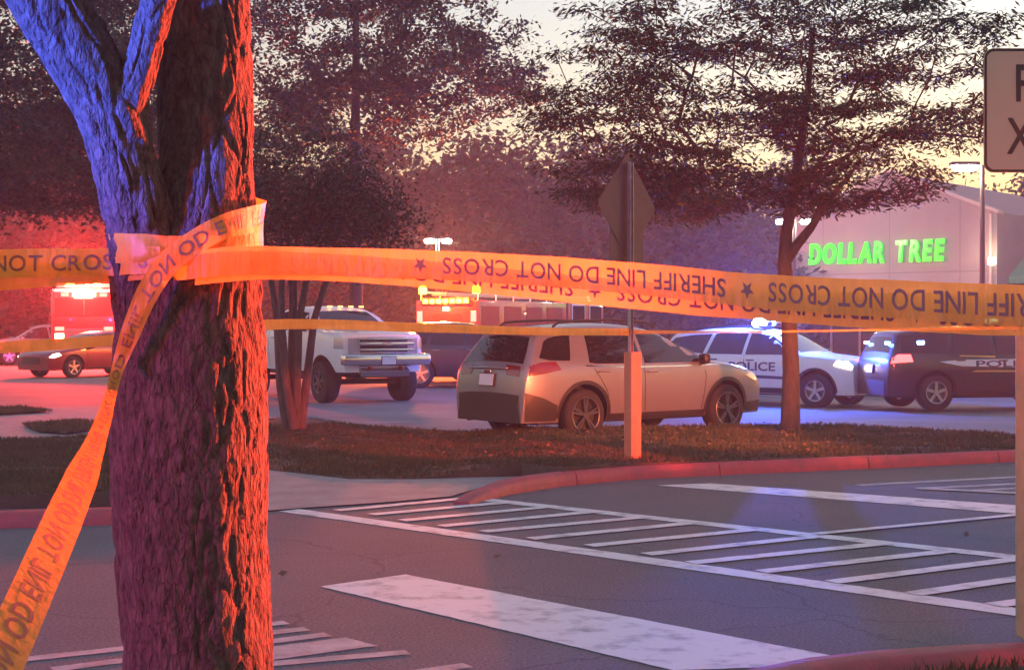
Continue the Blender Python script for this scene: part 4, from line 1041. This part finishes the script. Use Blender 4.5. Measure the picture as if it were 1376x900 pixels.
def grow(trunk, tips, rtip, seed, parent, m, name='trunk', bend=.12, minz=None, sides=5, pw_=.5, bias=.35):
    """join every tip to the nearest wood already grown; radii follow the number of tips carried"""
    rs = random.Random(seed); N = [Vector(p) for p, _ in trunk]; par = [-1] + list(range(len(trunk) - 1)); fixed = [r for _, r in trunk]
    nt_ = len(N); base = N[0]; minz = minz if minz is not None else N[nt_ // 2].z
    tips = sorted([Vector(t) for t in tips], key=lambda q: min((q - N[i]).length for i in range(nt_)))
    for q in tips:
        A = np.array([v[:] for v in N]); d = np.linalg.norm(A - np.array(q[:]), axis=1)
        cost = d + bias * np.maximum(0, A[:, 2] - q.z) * 2 + np.where(A[:, 2] < minz, 50, 0)
        i = int(np.argmin(cost)); a = N[i]; L = (q - a).length; k = max(1, int(L / .3)); prev = i
        off = Vector((rs.gauss(0, 1), rs.gauss(0, 1), rs.gauss(0, .6))) * bend * L * .5; off.z -= .10 * L
        for t in range(1, k + 1):
            u = t / k; N.append(a.lerp(q, u) + off * math.sin(math.pi * u)); par.append(prev); prev = len(N) - 1
    cnt = [0] * len(N); kids = [0] * len(N)
    for i in range(1, len(N)): kids[par[i]] += 1
    for i in range(len(N) - 1, -1, -1):
        if kids[i] == 0: cnt[i] += 1
        if par[i] >= 0: cnt[par[i]] += cnt[i]
    rad = [max(rtip, rtip * cnt[i] ** pw_) for i in range(len(N))]
    cap_ = fixed[-1]
    for i in range(len(N)): rad[i] = fixed[i] if i < nt_ else min(rad[i], cap_ * .8)
    V = []; F = []; 
    for i in range(1, len(N)):
        a, b = N[par[i]], N[i]; d = b - a
        if d.length < 1e-5: continue
        d.normalize(); e = Vector((1, 0, 0)) if abs(d.x) < .8 else Vector((0, 1, 0)); e = (e - d * e.dot(d)).normalized(); g = d.cross(e); n = sides if i >= nt_ else 14
        s0 = len(V); ra = rad[par[i]] if (i < nt_ or par[i] >= nt_) else rad[i] * 1.15
        for p, r in ((a - d * r_ov(ra), ra), (b, rad[i])):
            for k in range(n): V.append(tuple(p + (e * math.cos(2 * math.pi * k / n) + g * math.sin(2 * math.pi * k / n)) * r))
        for k in range(n): F.append((s0 + k, s0 + (k + 1) % n, s0 + n + (k + 1) % n, s0 + n + k))
    o = obj(name, mesh_np(name, V, F), m, parent, smooth=True, angle=60)
    return o, N[nt_:]
def r_ov(r): return r * .3
def in_ellipsoid(c, r, n, rs, shell=.45):
    out = []
    while len(out) < n:
        v = Vector((rs.uniform(-1, 1), rs.uniform(-1, 1), rs.uniform(-1, 1)))
        if v.length > 1 or v.length < shell * rs.random(): continue
        out.append(Vector((c[0] + v.x * r[0], c[1] + v.y * r[1], c[2] + v.z * r[2])))
    return out

# feathery street tree on the island
def locust():
    rs = random.Random(11); b = G(1062, 584, .1); D = b.y; t = empty('street_tree', (0, 0, 0))
    q = lambda px, py, dd=0: P(px, py, D + dd)
    trunk = [(Vector((b.x, b.y, .02)), .19), (Vector((b.x, b.y, .16)), .14), (q(1063, 500), .115), (q(1060, 420), .105), (q(1054, 355), .10), (q(1057, 310), .082), (q(1067, 255), .07), (q(1076, 195), .06), (q(1086, 120), .045), (q(1092, 40), .03)]
    tips = []
    for (px, py, rx, ry, rd, n) in [(q0[0], q0[1], q0[2], q0[3], q0[4], int(q0[5] * .8)) for q0 in [(1040, 20, 210, 70, 2.3, 90), (840, 70, 110, 60, 1.9, 46), (1230, 60, 130, 60, 1.8, 46), (930, 160, 180, 42, 2.2, 66), (1180, 170, 160, 40, 2.2, 56),
                                    (880, 225, 160, 26, 1.9, 44), (1130, 245, 120, 34, 1.7, 38), (1290, 150, 90, 60, 1.5, 20), (760, 150, 70, 36, 1.4, 20), (950, 270, 130, 34, 1.6, 44), (1100, 275, 50, 14, 1.0, 8), (830, 260, 90, 26, 1.3, 22), (1085, 120, 160, 70, 2.2, 40), (1190, 268, 45, 10, .9, 7)]]:
        c = q(px, py); k = D / FOC; tips += in_ellipsoid(c, (rx * k, rd, ry * k), n, rs, .3)
    fork = bmesh.new(); tube(fork, [q(1055, 352), q(1070, 330, -.05), q(1088, 308, -.15), q(1104, 282, -.2), q(1128, 252, -.3), q(1150, 225, -.3)], [.085, .07, .06, .05, .035, .02], 12); obj('limb', fork, M_BARK2, t, smooth=True)
    tr, wood = grow(trunk, tips, .007, 5, t, M_BARK2, minz=q(0, 345).z, bend=.16, bias=.5)
    obj('crown', leaf_mesh(tips, 135, (.21, .21, .05), .105, 21, aspect=3.6, flat=.3, droop=.35, radial=.8), M_LEAF_L, t)
    obj('crown', leaf_mesh([w for w in wood if w.z > q(0, 320).z][::2], 14, (.12, .12, .05), .09, 22, aspect=3.2, flat=.35, droop=.35), M_LEAF_L, t)
    return tag(t, 'feathery street tree on the island beside the silver crossover', 'tree')
locust()
# many-stemmed small tree
def crape():
    rs = random.Random(4); b = G(397, 577, .1); D = b.y; t = empty('small_tree'); k = D / FOC
    stems = bmesh.new(); tips_all = []
    for (bx, mx_, tx, dd) in [(386, 372, 352, .1), (392, 393, 385, .25), (399, 402, 420, -.1), (404, 422, 455, .05), (396, 378, 376, -.2)]:
        p0 = P(bx, 575, D + dd * .4); p0.z = .12
        pts = [p0, P((bx + mx_) / 2 - 2, 520, D + dd * .7), P(mx_, 430, D + dd), P((mx_ + tx) / 2 + 2, 370, D + dd * 2), P(tx, 300, D + dd * 3), P(tx + rs.uniform(-25, 25), 235, D + dd * 3.5)]
        tube(stems, pts, [.075, .062, .052, .042, .03, .015], 10); tips_all.append(pts[-1])
    obj('stem', stems, M_BARK2, t, smooth=True)
    tips = in_ellipsoid(P(385, 255, D), (150 * k, 1.5, 95 * k), 200, rs, .1) + in_ellipsoid(P(465, 300, D), (100 * k, 1.2, 60 * k), 90, rs, .1)
    trunk = [(P(396, 430, D), .04), (P(396, 370, D), .03), (P(398, 300, D), .02)]
    grow(trunk, tips[:90], .005, 9, t, M_BARK2, name='branches', minz=P(0, 400, D).z)
    obj('crown', leaf_mesh(tips, 85, (.20, .20, .13), .065, 31, aspect=1.7, flat=.6), M_LEAF_D, t)
    return tag(t, 'small many-stemmed tree on a mulch mound in front of the pickup', 'tree')
crape()
def big_tree(name, px, D, ells, trunk_r, label, seed, ntips, per, leaf, spread, m=M_LEAF_D, lean=0, group=None, minpy=None, rt=.012, bark=None):
    rs = random.Random(seed); t = empty(name); x = (px - X0) / FOC * D; k = D / FOC; z0 = gz(x, D)
    top = min(e[1] for e in ells); zt = CAMH + (440 - top) * k
    trunk = [(Vector((x, D, z0)), trunk_r * 1.5), (Vector((x, D, z0 + .5)), trunk_r)] + [(Vector((x + lean * u, D + rs.gauss(0, .1), z0 + .5 + (zt - z0 - .5) * u)), trunk_r * (1 - .65 * u)) for u in (.2, .4, .6, .8, 1.0)]
    tips = []; tot = sum(e[2] * e[3] for e in ells)
    for (ex, ey, rx, ry, rd) in ells:
        tips += in_ellipsoid(P(ex, ey, D), (rx * k, rd, ry * k), max(4, int(ntips * rx * ry / tot)), rs, .25)
    tips = [q for q in tips if q.z > z0 + .3]
    tr, wood = grow(trunk, tips if len(tips) < 160 else tips[::max(1, len(tips) // 160)], rt, seed, t, bark or M_BARK3, minz=z0 + min(2.0, .3 * zt), bend=.14)
    obj('crown', leaf_mesh(tips, per, spread, leaf, seed + 50, aspect=2.0, flat=.5, droop=.2, radial=.6), m, t)
    return tag(t, label, 'tree', group)
big_tree('shade_tree', 478, 42, [(450, 40, 150, 110, 3.0), (590, 120, 130, 55, 2.2), (520, 150, 150, 45, 2.4), (650, 60, 80, 42, 1.6), (400, 150, 90, 60, 2.0), (690, 110, 45, 26, 1.0), (560, -30, 150, 60, 2.5)], .22,
         'spreading dark tree whose boughs reach into the bright sky', 3, 340, 130, .16, (.28, .28, .13), rt=.014)
big_tree('shade_tree', 258, 36, [(20, 60, 190, 150, 3.4), (90, 200, 170, 90, 3.0), (190, 60, 130, 130, 2.6), (-60, 230, 150, 80, 3), (240, 230, 130, 80, 2.4)], .26,
         'dense dark tree above the left fire engine', 8, 440, 150, .17, (.33, .33, .18))
# woodland behind the lot
WOODS = [(-70, 96, 88, 120), (30, 130, 92, 140), (120, 150, 84, 110), (215, 140, 95, 120), (300, 205, 86, 90), (372, 232, 78, 80), (440, 205, 90, 95), (512, 178, 84, 90), (585, 195, 96, 90),
         (650, 186, 80, 95), (722, 184, 88, 90), (795, 188, 82, 95), (868, 205, 92, 90), (935, 225, 86, 95), (1005, 240, 95, 85), (1070, 215, 104, 70), (480, 290, 72, 110), (650, 290, 70, 120), (800, 300, 70, 110), (300, 300, 70, 100), (120, 300, 72, 120), (-20, 300, 74, 110), (930, 310, 70, 80), (985, 318, 68, 60), (1035, 330, 66, 45), (870, 300, 69, 70)]
for i, (px, ty, D, hwpx) in enumerate(WOODS):
    k = D / FOC; b_ = 440 + CAMH / k
    mid = (ty + b_) / 2
    el = [(px, ty + (b_ - ty) * .36, hwpx * .8, (b_ - ty) * .36, 3.0), (px, ty + (b_ - ty) * .70, hwpx, (b_ - ty) * .30, 3.4)]
    wh_ = 'behind the left fire engine' if px < 160 else 'behind the taped tree' if px < 340 else 'behind the small many-stemmed tree' if px < 470 else 'beside the first twin lamp' if px < 600 else \
        'short of the diamond sign' if px < 760 else 'behind the diamond sign' if px < 900 else 'behind the slate shop row'
    lab = ('low bushy dark tree at the wood edge ' if i > 15 else 'tall dark woodland tree ') + wh_
    big_tree('woodland_tree', px, D, el, .22, lab, 100 + i, 130, 80, .52, (.75, .75, .55), M_LEAF_W, group='trees of the wood behind the lot', rt=.03)
for i, (px, ty, D, hwpx, n) in enumerate([(1150, 195, 98, 55, 60), (1215, 205, 110, 45, 40), (1290, 238, 100, 50, 45), (1385, 226, 90, 48, 90), (1440, 210, 95, 60, 90), (1340, 262, 100, 40, 50)]):
    k = D / FOC; b_ = 440 + CAMH / k
    big_tree('woodland_tree', px, D, [(px, (ty + b_) / 2 - 30, hwpx, (b_ - ty) / 2 - 30, 2.5)], .2, 'thin tree rising behind the shops', 200 + i, n, 30, .42, (.7, .7, .5), M_LEAF_W, group='trees behind the shops', rt=.03)

# ---- the taped tree in front
TD = 4.2
def taped_tree():
    t = empty('taped_tree', P(262, 440, TD) * 1.0); t.location.z = .05; base = Vector(t.location)
    def bark_tube(V, F, nodes, n, step, amp, seed):
        pts = [P(a, b, d) for a, b, r, d in nodes]; rr_ = [r / FOC * d for a, b, r, d in nodes]
        # catmull-rom resample
        path = []; 
        for i in range(len(pts) - 1):
            p0, p1, p2, p3 = pts[max(i - 1, 0)], pts[i], pts[i + 1], pts[min(i + 2, len(pts) - 1)]; k = max(1, int((p2 - p1).length / step))
            for s_ in range(k):
                u = s_ / k
                p = .5 * ((2 * p1) + (-p0 + p2) * u + (2 * p0 - 5 * p1 + 4 * p2 - p3) * u * u + (-p0 + 3 * p1 - 3 * p2 + p3) * u ** 3)
                uu = u * u * (3 - 2 * u); path.append((p, rr_[i] * (1 - uu) + rr_[i + 1] * uu))
        path.append((pts[-1], rr_[-1])); s0 = len(V); acc = 0
        for i, (p, r) in enumerate(path):
            d = (path[min(i + 1, len(path) - 1)][0] - path[max(i - 1, 0)][0]).normalized()
            e = Vector((1, 0, 0)); e = (e - d * e.dot(d)).normalized(); g = d.cross(e)
            if i: acc += (p - path[i - 1][0]).length
            for k in range(n):
                a = 2 * math.pi * k / n; ca, sa = math.cos(a), math.sin(a)
                wob = noise.noise(Vector((ca * 1.1, sa * 1.1, acc * 1.2 + seed))) * .09 * r
                q = Vector((ca * r * 15, sa * r * 15, acc * 6.0 + seed * 7)); q += Vector((noise.noise(q * .8 + Vector((9, 0, 0))), noise.noise(q * .8), 0)) * .8
                dv = noise.voronoi(Vector((q.x * 1.15, q.y * 1.15, q.z * .62)))[0]; crack = ss(0, .22, dv[1] - dv[0])     # plates between cracks
                f2 = noise.noise(q * 2.7 + Vector((0, 0, acc * 8))); pl_ = noise.noise(Vector((ca * r * 40, sa * r * 40, acc * 22)))
                rad = r + wob + amp * 1.25 * (crack - .6) + amp * .55 * f2 + amp * .45 * pl_
                V.append(tuple(p + (e * ca + g * sa) * rad - base))
        m_ = len(path)
        for i in range(m_ - 1):
            for k in range(n): F.append((s0 + i * n + k, s0 + i * n + (k + 1) % n, s0 + (i + 1) * n + (k + 1) % n, s0 + (i + 1) * n + k))
    V = []; F = []
    bark_tube(V, F, [(262, 1185, 135, TD), (262, 1130, 112, TD), (263, 1000, 100, TD), (264, 900, 97, TD), (258, 740, 99, TD), (257, 600, 101, TD), (257, 480, 99, TD), (260, 390, 92, TD), (272, 300, 72, TD + .03), (278, 200, 62, TD + .06), (276, 90, 62, TD + .08), (272, -40, 58, TD + .1), (262, -220, 52, TD + .2), (250, -420, 40, TD + .3)], 190, .011, .0058, 1)
    bark_tube(V, F, [(222, 470, 60, TD - .01), (205, 390, 54, TD - .06), (192, 310, 46, TD - .10), (172, 230, 43, TD - .13), (148, 150, 44, TD - .15), (112, 80, 47, TD - .17), (66, 0, 52, TD - .2), (14, -90, 50, TD - .24), (-60, -240, 44, TD - .3), (-120, -420, 30, TD - .3)], 130, .011, .007, 5)
    bark_tube(V, F, [(160, 190, 26, TD - .16), (176, 130, 24, TD - .17), (194, 70, 22, TD - .17), (212, 0, 22, TD - .18), (236, -90, 20, TD - .2), (262, -220, 17, TD - .2)], 90, .011, .005, 9)
    obj('trunk', mesh_np('trunk', V, F), M_BARK, t, smooth=True, angle=50)
    rs = random.Random(2)
    tips = in_ellipsoid((0, .3, 5.4), (2.6, 2.4, 1.3), 150, rs, .3)
    tr, wd = grow([(P(250, -380, TD + .3) - base, .10), (P(240, -700, TD + .4) - base, .06)], tips, .008, 6, t, M_BARK2, name='limbs', minz=-9)
    obj('crown', leaf_mesh(tips, 60, (.24, .24, .16), .11, 77, aspect=1.8, flat=.6), M_LEAF_D, t)
    return tag(t, 'rough barked tree wrapped with yellow barrier tape', 'tree')
TREE = taped_tree()

# ================================================================== BARRIER TAPES
TAPE_TEXT = 'SHERIFF LINE DO NOT CROSS  \u2605  '
def tape(label, nodes, text_start=0.0, flip=False, width=.076, letters=None, seed=0, crinkle=.003, tsize=.043, phase=0.0, group=None, name='barrier_tape', pitch=.62, towards=-1):
    """nodes: (px, py, D, width direction angle in the picture in degrees [90 = up], width share, depth lean)"""
    pts = [P(a, b, d) for a, b, d, *_ in nodes]; ex = [n[3:] for n in nodes]; path = []
    for i in range(len(pts) - 1):
        p0, p1, p2, p3 = pts[max(i - 1, 0)], pts[i], pts[i + 1], pts[min(i + 2, len(pts) - 1)]; k = max(2, int((p2 - p1).length / .012))
        for s_ in range(k):
            u = s_ / k; p = .5 * ((2 * p1) + (-p0 + p2) * u + (2 * p0 - 5 * p1 + 4 * p2 - p3) * u * u + (-p0 + 3 * p1 - 3 * p2 + p3) * u ** 3)
            q = [ex[i][j] * (1 - u) + ex[i + 1][j] * u for j in range(3)]; path.append((p, q))
    path.append((pts[-1], list(ex[-1])))
    arc = [0.0]
    for a, b in zip(path, path[1:]): arc.append(arc[-1] + (b[0] - a[0]).length)
    nv = 7; C = []
    for i, (p, (ang, ws, lean)) in enumerate(path):
        a = math.radians(ang); up = Vector((math.cos(a), lean, math.sin(a))).normalized() * width * ws
        row = []
        for k in range(nv):
            v = k / (nv - 1) - .5
            cr = crinkle * (noise.noise(Vector((arc[i] * 6, v * 2.0, seed))) + .5 * noise.noise(Vector((arc[i] * 22 + v * 9, v * 4, seed + 4))) + .35 * abs(noise.noise(Vector((arc[i] * 45 - v * 16, v * 6, seed + 9)))))
            row.append(p + up * v + Vector((0, cr * 2, cr * .6)))
        C.append(row)
    V = [tuple(q) for r in C for q in r]; F = [(i * nv + k, (i + 1) * nv + k, (i + 1) * nv + k + 1, i * nv + k + 1) for i in range(len(C) - 1) for k in range(nv - 1)]
    t = obj(name, mesh_np(name, V, F), M_TAPE, None, smooth=True, angle=80)
    tag(t, label, 'barrier tape', group)
    A = np.array(arc); CC = np.array([[q[:] for q in r] for r in C]); total = arc[-1]
    def at(s_, v):
        s_ = min(max(s_, 0), total); i = min(len(arc) - 2, int(np.searchsorted(A, s_, side='right')) - 1); i = max(i, 0); u = (s_ - arc[i]) / max(1e-6, arc[i + 1] - arc[i])
        w_ = min(max(v, 0), 1) * (nv - 1); k = min(nv - 2, int(w_)); f = w_ - k
        p = (CC[i, k] * (1 - u) + CC[i + 1, k] * u) * (1 - f) + (CC[i, k + 1] * (1 - u) + CC[i + 1, k + 1] * u) * f
        p = Vector(p); return p + (cam_dir(p) * .0015)
    if letters:
        s_ = phase; j = 0
        glyph = {}
        while s_ < total - .04:
            ch = letters[j % len(letters)]; j += 1
            if ch == ' ': s_ += tsize * .42; continue
            if ch not in glyph:
                if ch == '\u2605':
                    vs = [(.5 + .5 * (1 if k % 2 == 0 else .42) * math.sin(math.pi * k / 5), .5 + .5 * (1 if k % 2 == 0 else .42) * math.cos(math.pi * k / 5)) for k in range(10)]
                    glyph[ch] = (vs + [(.5, .5)], [(k, (k + 1) % 10, 10) for k in range(10)], 1.0)
                else:
                    me = text_mesh(ch, 1, .012); b2 = bmesh.new(); b2.from_mesh(me); bmesh.ops.triangulate(b2, faces=b2.faces)
                    for _ in range(1): bmesh.ops.subdivide_edges(b2, edges=[e for e in b2.edges if e.calc_length() > .25], cuts=1)
                    bmesh.ops.triangulate(b2, faces=b2.faces); b2.verts.index_update()
                    xs = [v.co.x for v in b2.verts]; ys = [v.co.y for v in b2.verts]; h = .72
                    glyph[ch] = ([((v.co.x - min(xs)) / h, (v.co.y - min(0, min(ys))) / h) for v in b2.verts], [[v.index for v in f.verts] for f in b2.faces], (max(xs) - min(xs)) / h); b2.free()
            vs, fs, gw = glyph[ch]; tz = tsize / width; v0 = .5 - tz / 2; bv = []; bm = bmesh.new()
            if s_ + gw * tsize > total: break
            for (x, y) in vs:
                if not flip: bv.append(bm.verts.new(at(s_ + x * tsize, v0 + y * tz)))
                else: bv.append(bm.verts.new(at(s_ + (gw - x) * tsize, v0 + (1 - y) * tz)))
            for f in fs:
                try: bm.faces.new([bv[k] for k in f])
                except ValueError: pass
            obj('letter' if ch != '\u2605' else 'star', bm, M_TPRINT, t)
            s_ += gw * tsize + tsize * .14
    return t
def cam_dir(p): return (Vector((0, 0, CAMH)) - p).normalized()
REV = ''.join(reversed(TAPE_TEXT))
U = (90, 1, 0)
def n(a, b, d, ang=90, ws=1.0, lean=0.0): return (a, b, d, ang, ws, lean)
tape('yellow tape run out from the taped tree with its lettering upside down, front layer',
     [n(232, 360, 3.955, 92, .9), n(285, 353, 3.945), n(330, 350, 3.955), n(400, 351, 3.98), n(520, 354, 3.93), n(680, 361, 3.80), n(850, 374, 3.58), n(1020, 391, 3.32), n(1200, 402, 2.98), n(1376, 411, 2.68), n(1650, 420, 2.30), n(1960, 428, 2.02)],
     flip=True, letters=REV, phase=.62, seed=1, group='tapes tied to the taped tree')
tape('yellow tape run out from the taped tree just below and behind the front layer',
     [n(262, 364, 3.965), n(340, 357, 3.985), n(450, 359, 4.01), n(600, 370, 3.93), n(780, 388, 3.76), n(950, 403, 3.53), n(1100, 413, 3.26), n(1250, 421, 2.98), n(1376, 424, 2.74), n(1650, 428, 2.36), n(1960, 431, 2.06)],
     flip=True, letters=REV, phase=.10, seed=2, group='tapes tied to the taped tree')
tape('yellow tape leaving the taped tree over the left fire engine',
     [n(-330, 362, 3.5), n(-150, 358, 3.75), n(0, 354, 3.95), n(90, 353, 4.03), n(150, 352, 4.07), n(172, 350, 3.985), n(215, 350, 3.955)], letters='SS  NOT CROSS      ', phase=.50, seed=3, group='tapes tied to the taped tree')
tape('plain yellow tape sagging just below the lettered one at the left fire engine',
     [n(-330, 384, 3.6), n(-150, 380, 3.82), n(0, 375, 4.0), n(90, 369, 4.08), n(150, 365, 4.12), n(180, 362, 4.0), n(222, 358, 3.97)], letters=None, seed=4, width=.06)
tape('crumpled tape bound round the taped tree below the fork',
     [n(330, 318, 4.32), n(352, 316, 4.20, 88), n(347, 322, 4.10), n(300, 330, 3.985), n(250, 338, 3.97), n(200, 335, 3.965, 93), n(165, 334, 4.0, 96), n(146, 334, 4.10, 100), n(160, 336, 4.24)], letters=None, seed=6, crinkle=.007, width=.082)
tape('yellow tape knotted round the taped tree and hanging away to the ground',
     [n(338, 282, 4.32, 80), n(355, 288, 4.20, 80), n(344, 294, 4.08, 85), n(300, 305, 3.965, 108, .85), n(255, 330, 3.945, 118, .85), n(222, 358, 3.935, 128, .85), n(196, 398, 3.935, 145, .8), n(176, 445, 3.94, 152, .7), n(158, 495, 3.96, 158, .45), n(149, 530, 3.80, 158, .38), n(132, 585, 3.45, 156, .62, .2), n(110, 640, 3.1, 154, .95, .1), n(82, 705, 2.82, 152, 1.0), n(45, 790, 2.58, 151, 1.0), n(10, 870, 2.42, 151, 1.0), n(-40, 985, 2.22, 150, 1.0)],
     letters='HERIFF LINE DO NOT LINE DO NOT CROSS \u2605 SHERIFF ', phase=.10, seed=7, crinkle=.004, flip=True)
tape('slack yellow tape across the middle distance to the orange sleeve post',
     [n(-420, 486, 8.6), n(-150, 474, 9.2), n(0, 467, 9.6), n(150, 457, 10.1), n(370, 436, 10.9), n(560, 440, 12.4), n(720, 445, 14.3), n(848, 446, 15.9)], letters=None, seed=9, crinkle=.004)
tape('thin twisted tape from the orange sleeve post out to the right',
     [n(845, 446, 15.9, 90, .6), n(1000, 446, 15.8, 90, .35, .8), n(1200, 443, 15.7, 90, .35, .8), n(1376, 440, 15.6, 90, .5, .5), n(1500, 437, 15.5)], letters=None, seed=10, crinkle=.004)
# the stake out of frame that carries the far end of the tapes
sp = P(1960, 430, 2.03); st = obj('wooden_stake', B((sp.x + .03, sp.y, .85), (.05, .05, 1.75), None, .006), mat('stake_wood', (.36, .25, .15), .8, var=.3, vscale=10, stretch=(1, 1, .2)))
tag(st, 'wooden stake holding the far end of the yellow tapes', 'stake')
# fallen leaves on the island, the walk and along the kerb
def litter():
    rs = np.random.RandomState(3); C = []
    while len(C) < 900:
        y = rs.uniform(6.8, 22); x = rs.uniform(-5, 6.5); isl = inside((x, y), [(p.x, p.y) for p in isl_poly])
        if not isl and rs.rand() > .015: continue
        C.append((x, y, (isl_z(x, y) + .045) if isl else .018))
    tag(obj('leaf_litter', leaf_mesh(C, 1, (0, 0, .004), .06, 5, aspect=1.6, flat=.2), mat('dead_leaf', (.16, .10, .05), .8, var=.5, vscale=9)), 'dry leaves scattered on the grass and the road', 'leaves', kind='stuff')
litter()
def haze(density=.0022):  # added volume standing in for lens veil and bloom round the beacons
    m = bpy.data.materials.new('air'); m.use_nodes = True; nn = m.node_tree; nn.nodes.clear()
    v = nn.nodes.new('ShaderNodeVolumePrincipled'); v.inputs['Density'].default_value = density; v.inputs['Color'].default_value = (.95, .93, .96, 1); v.inputs['Anisotropy'].default_value = .3
    o_ = nn.nodes.new('ShaderNodeOutputMaterial'); nn.links.new(v.outputs[0], o_.inputs['Volume'])
    o = obj('haze', B((0, 450, 9.5), (1830, 1530, 23)), m); tag(o, 'thin haze added to veil the darks and glow round the lamps', kind='stuff'); return o
haze(.0017)
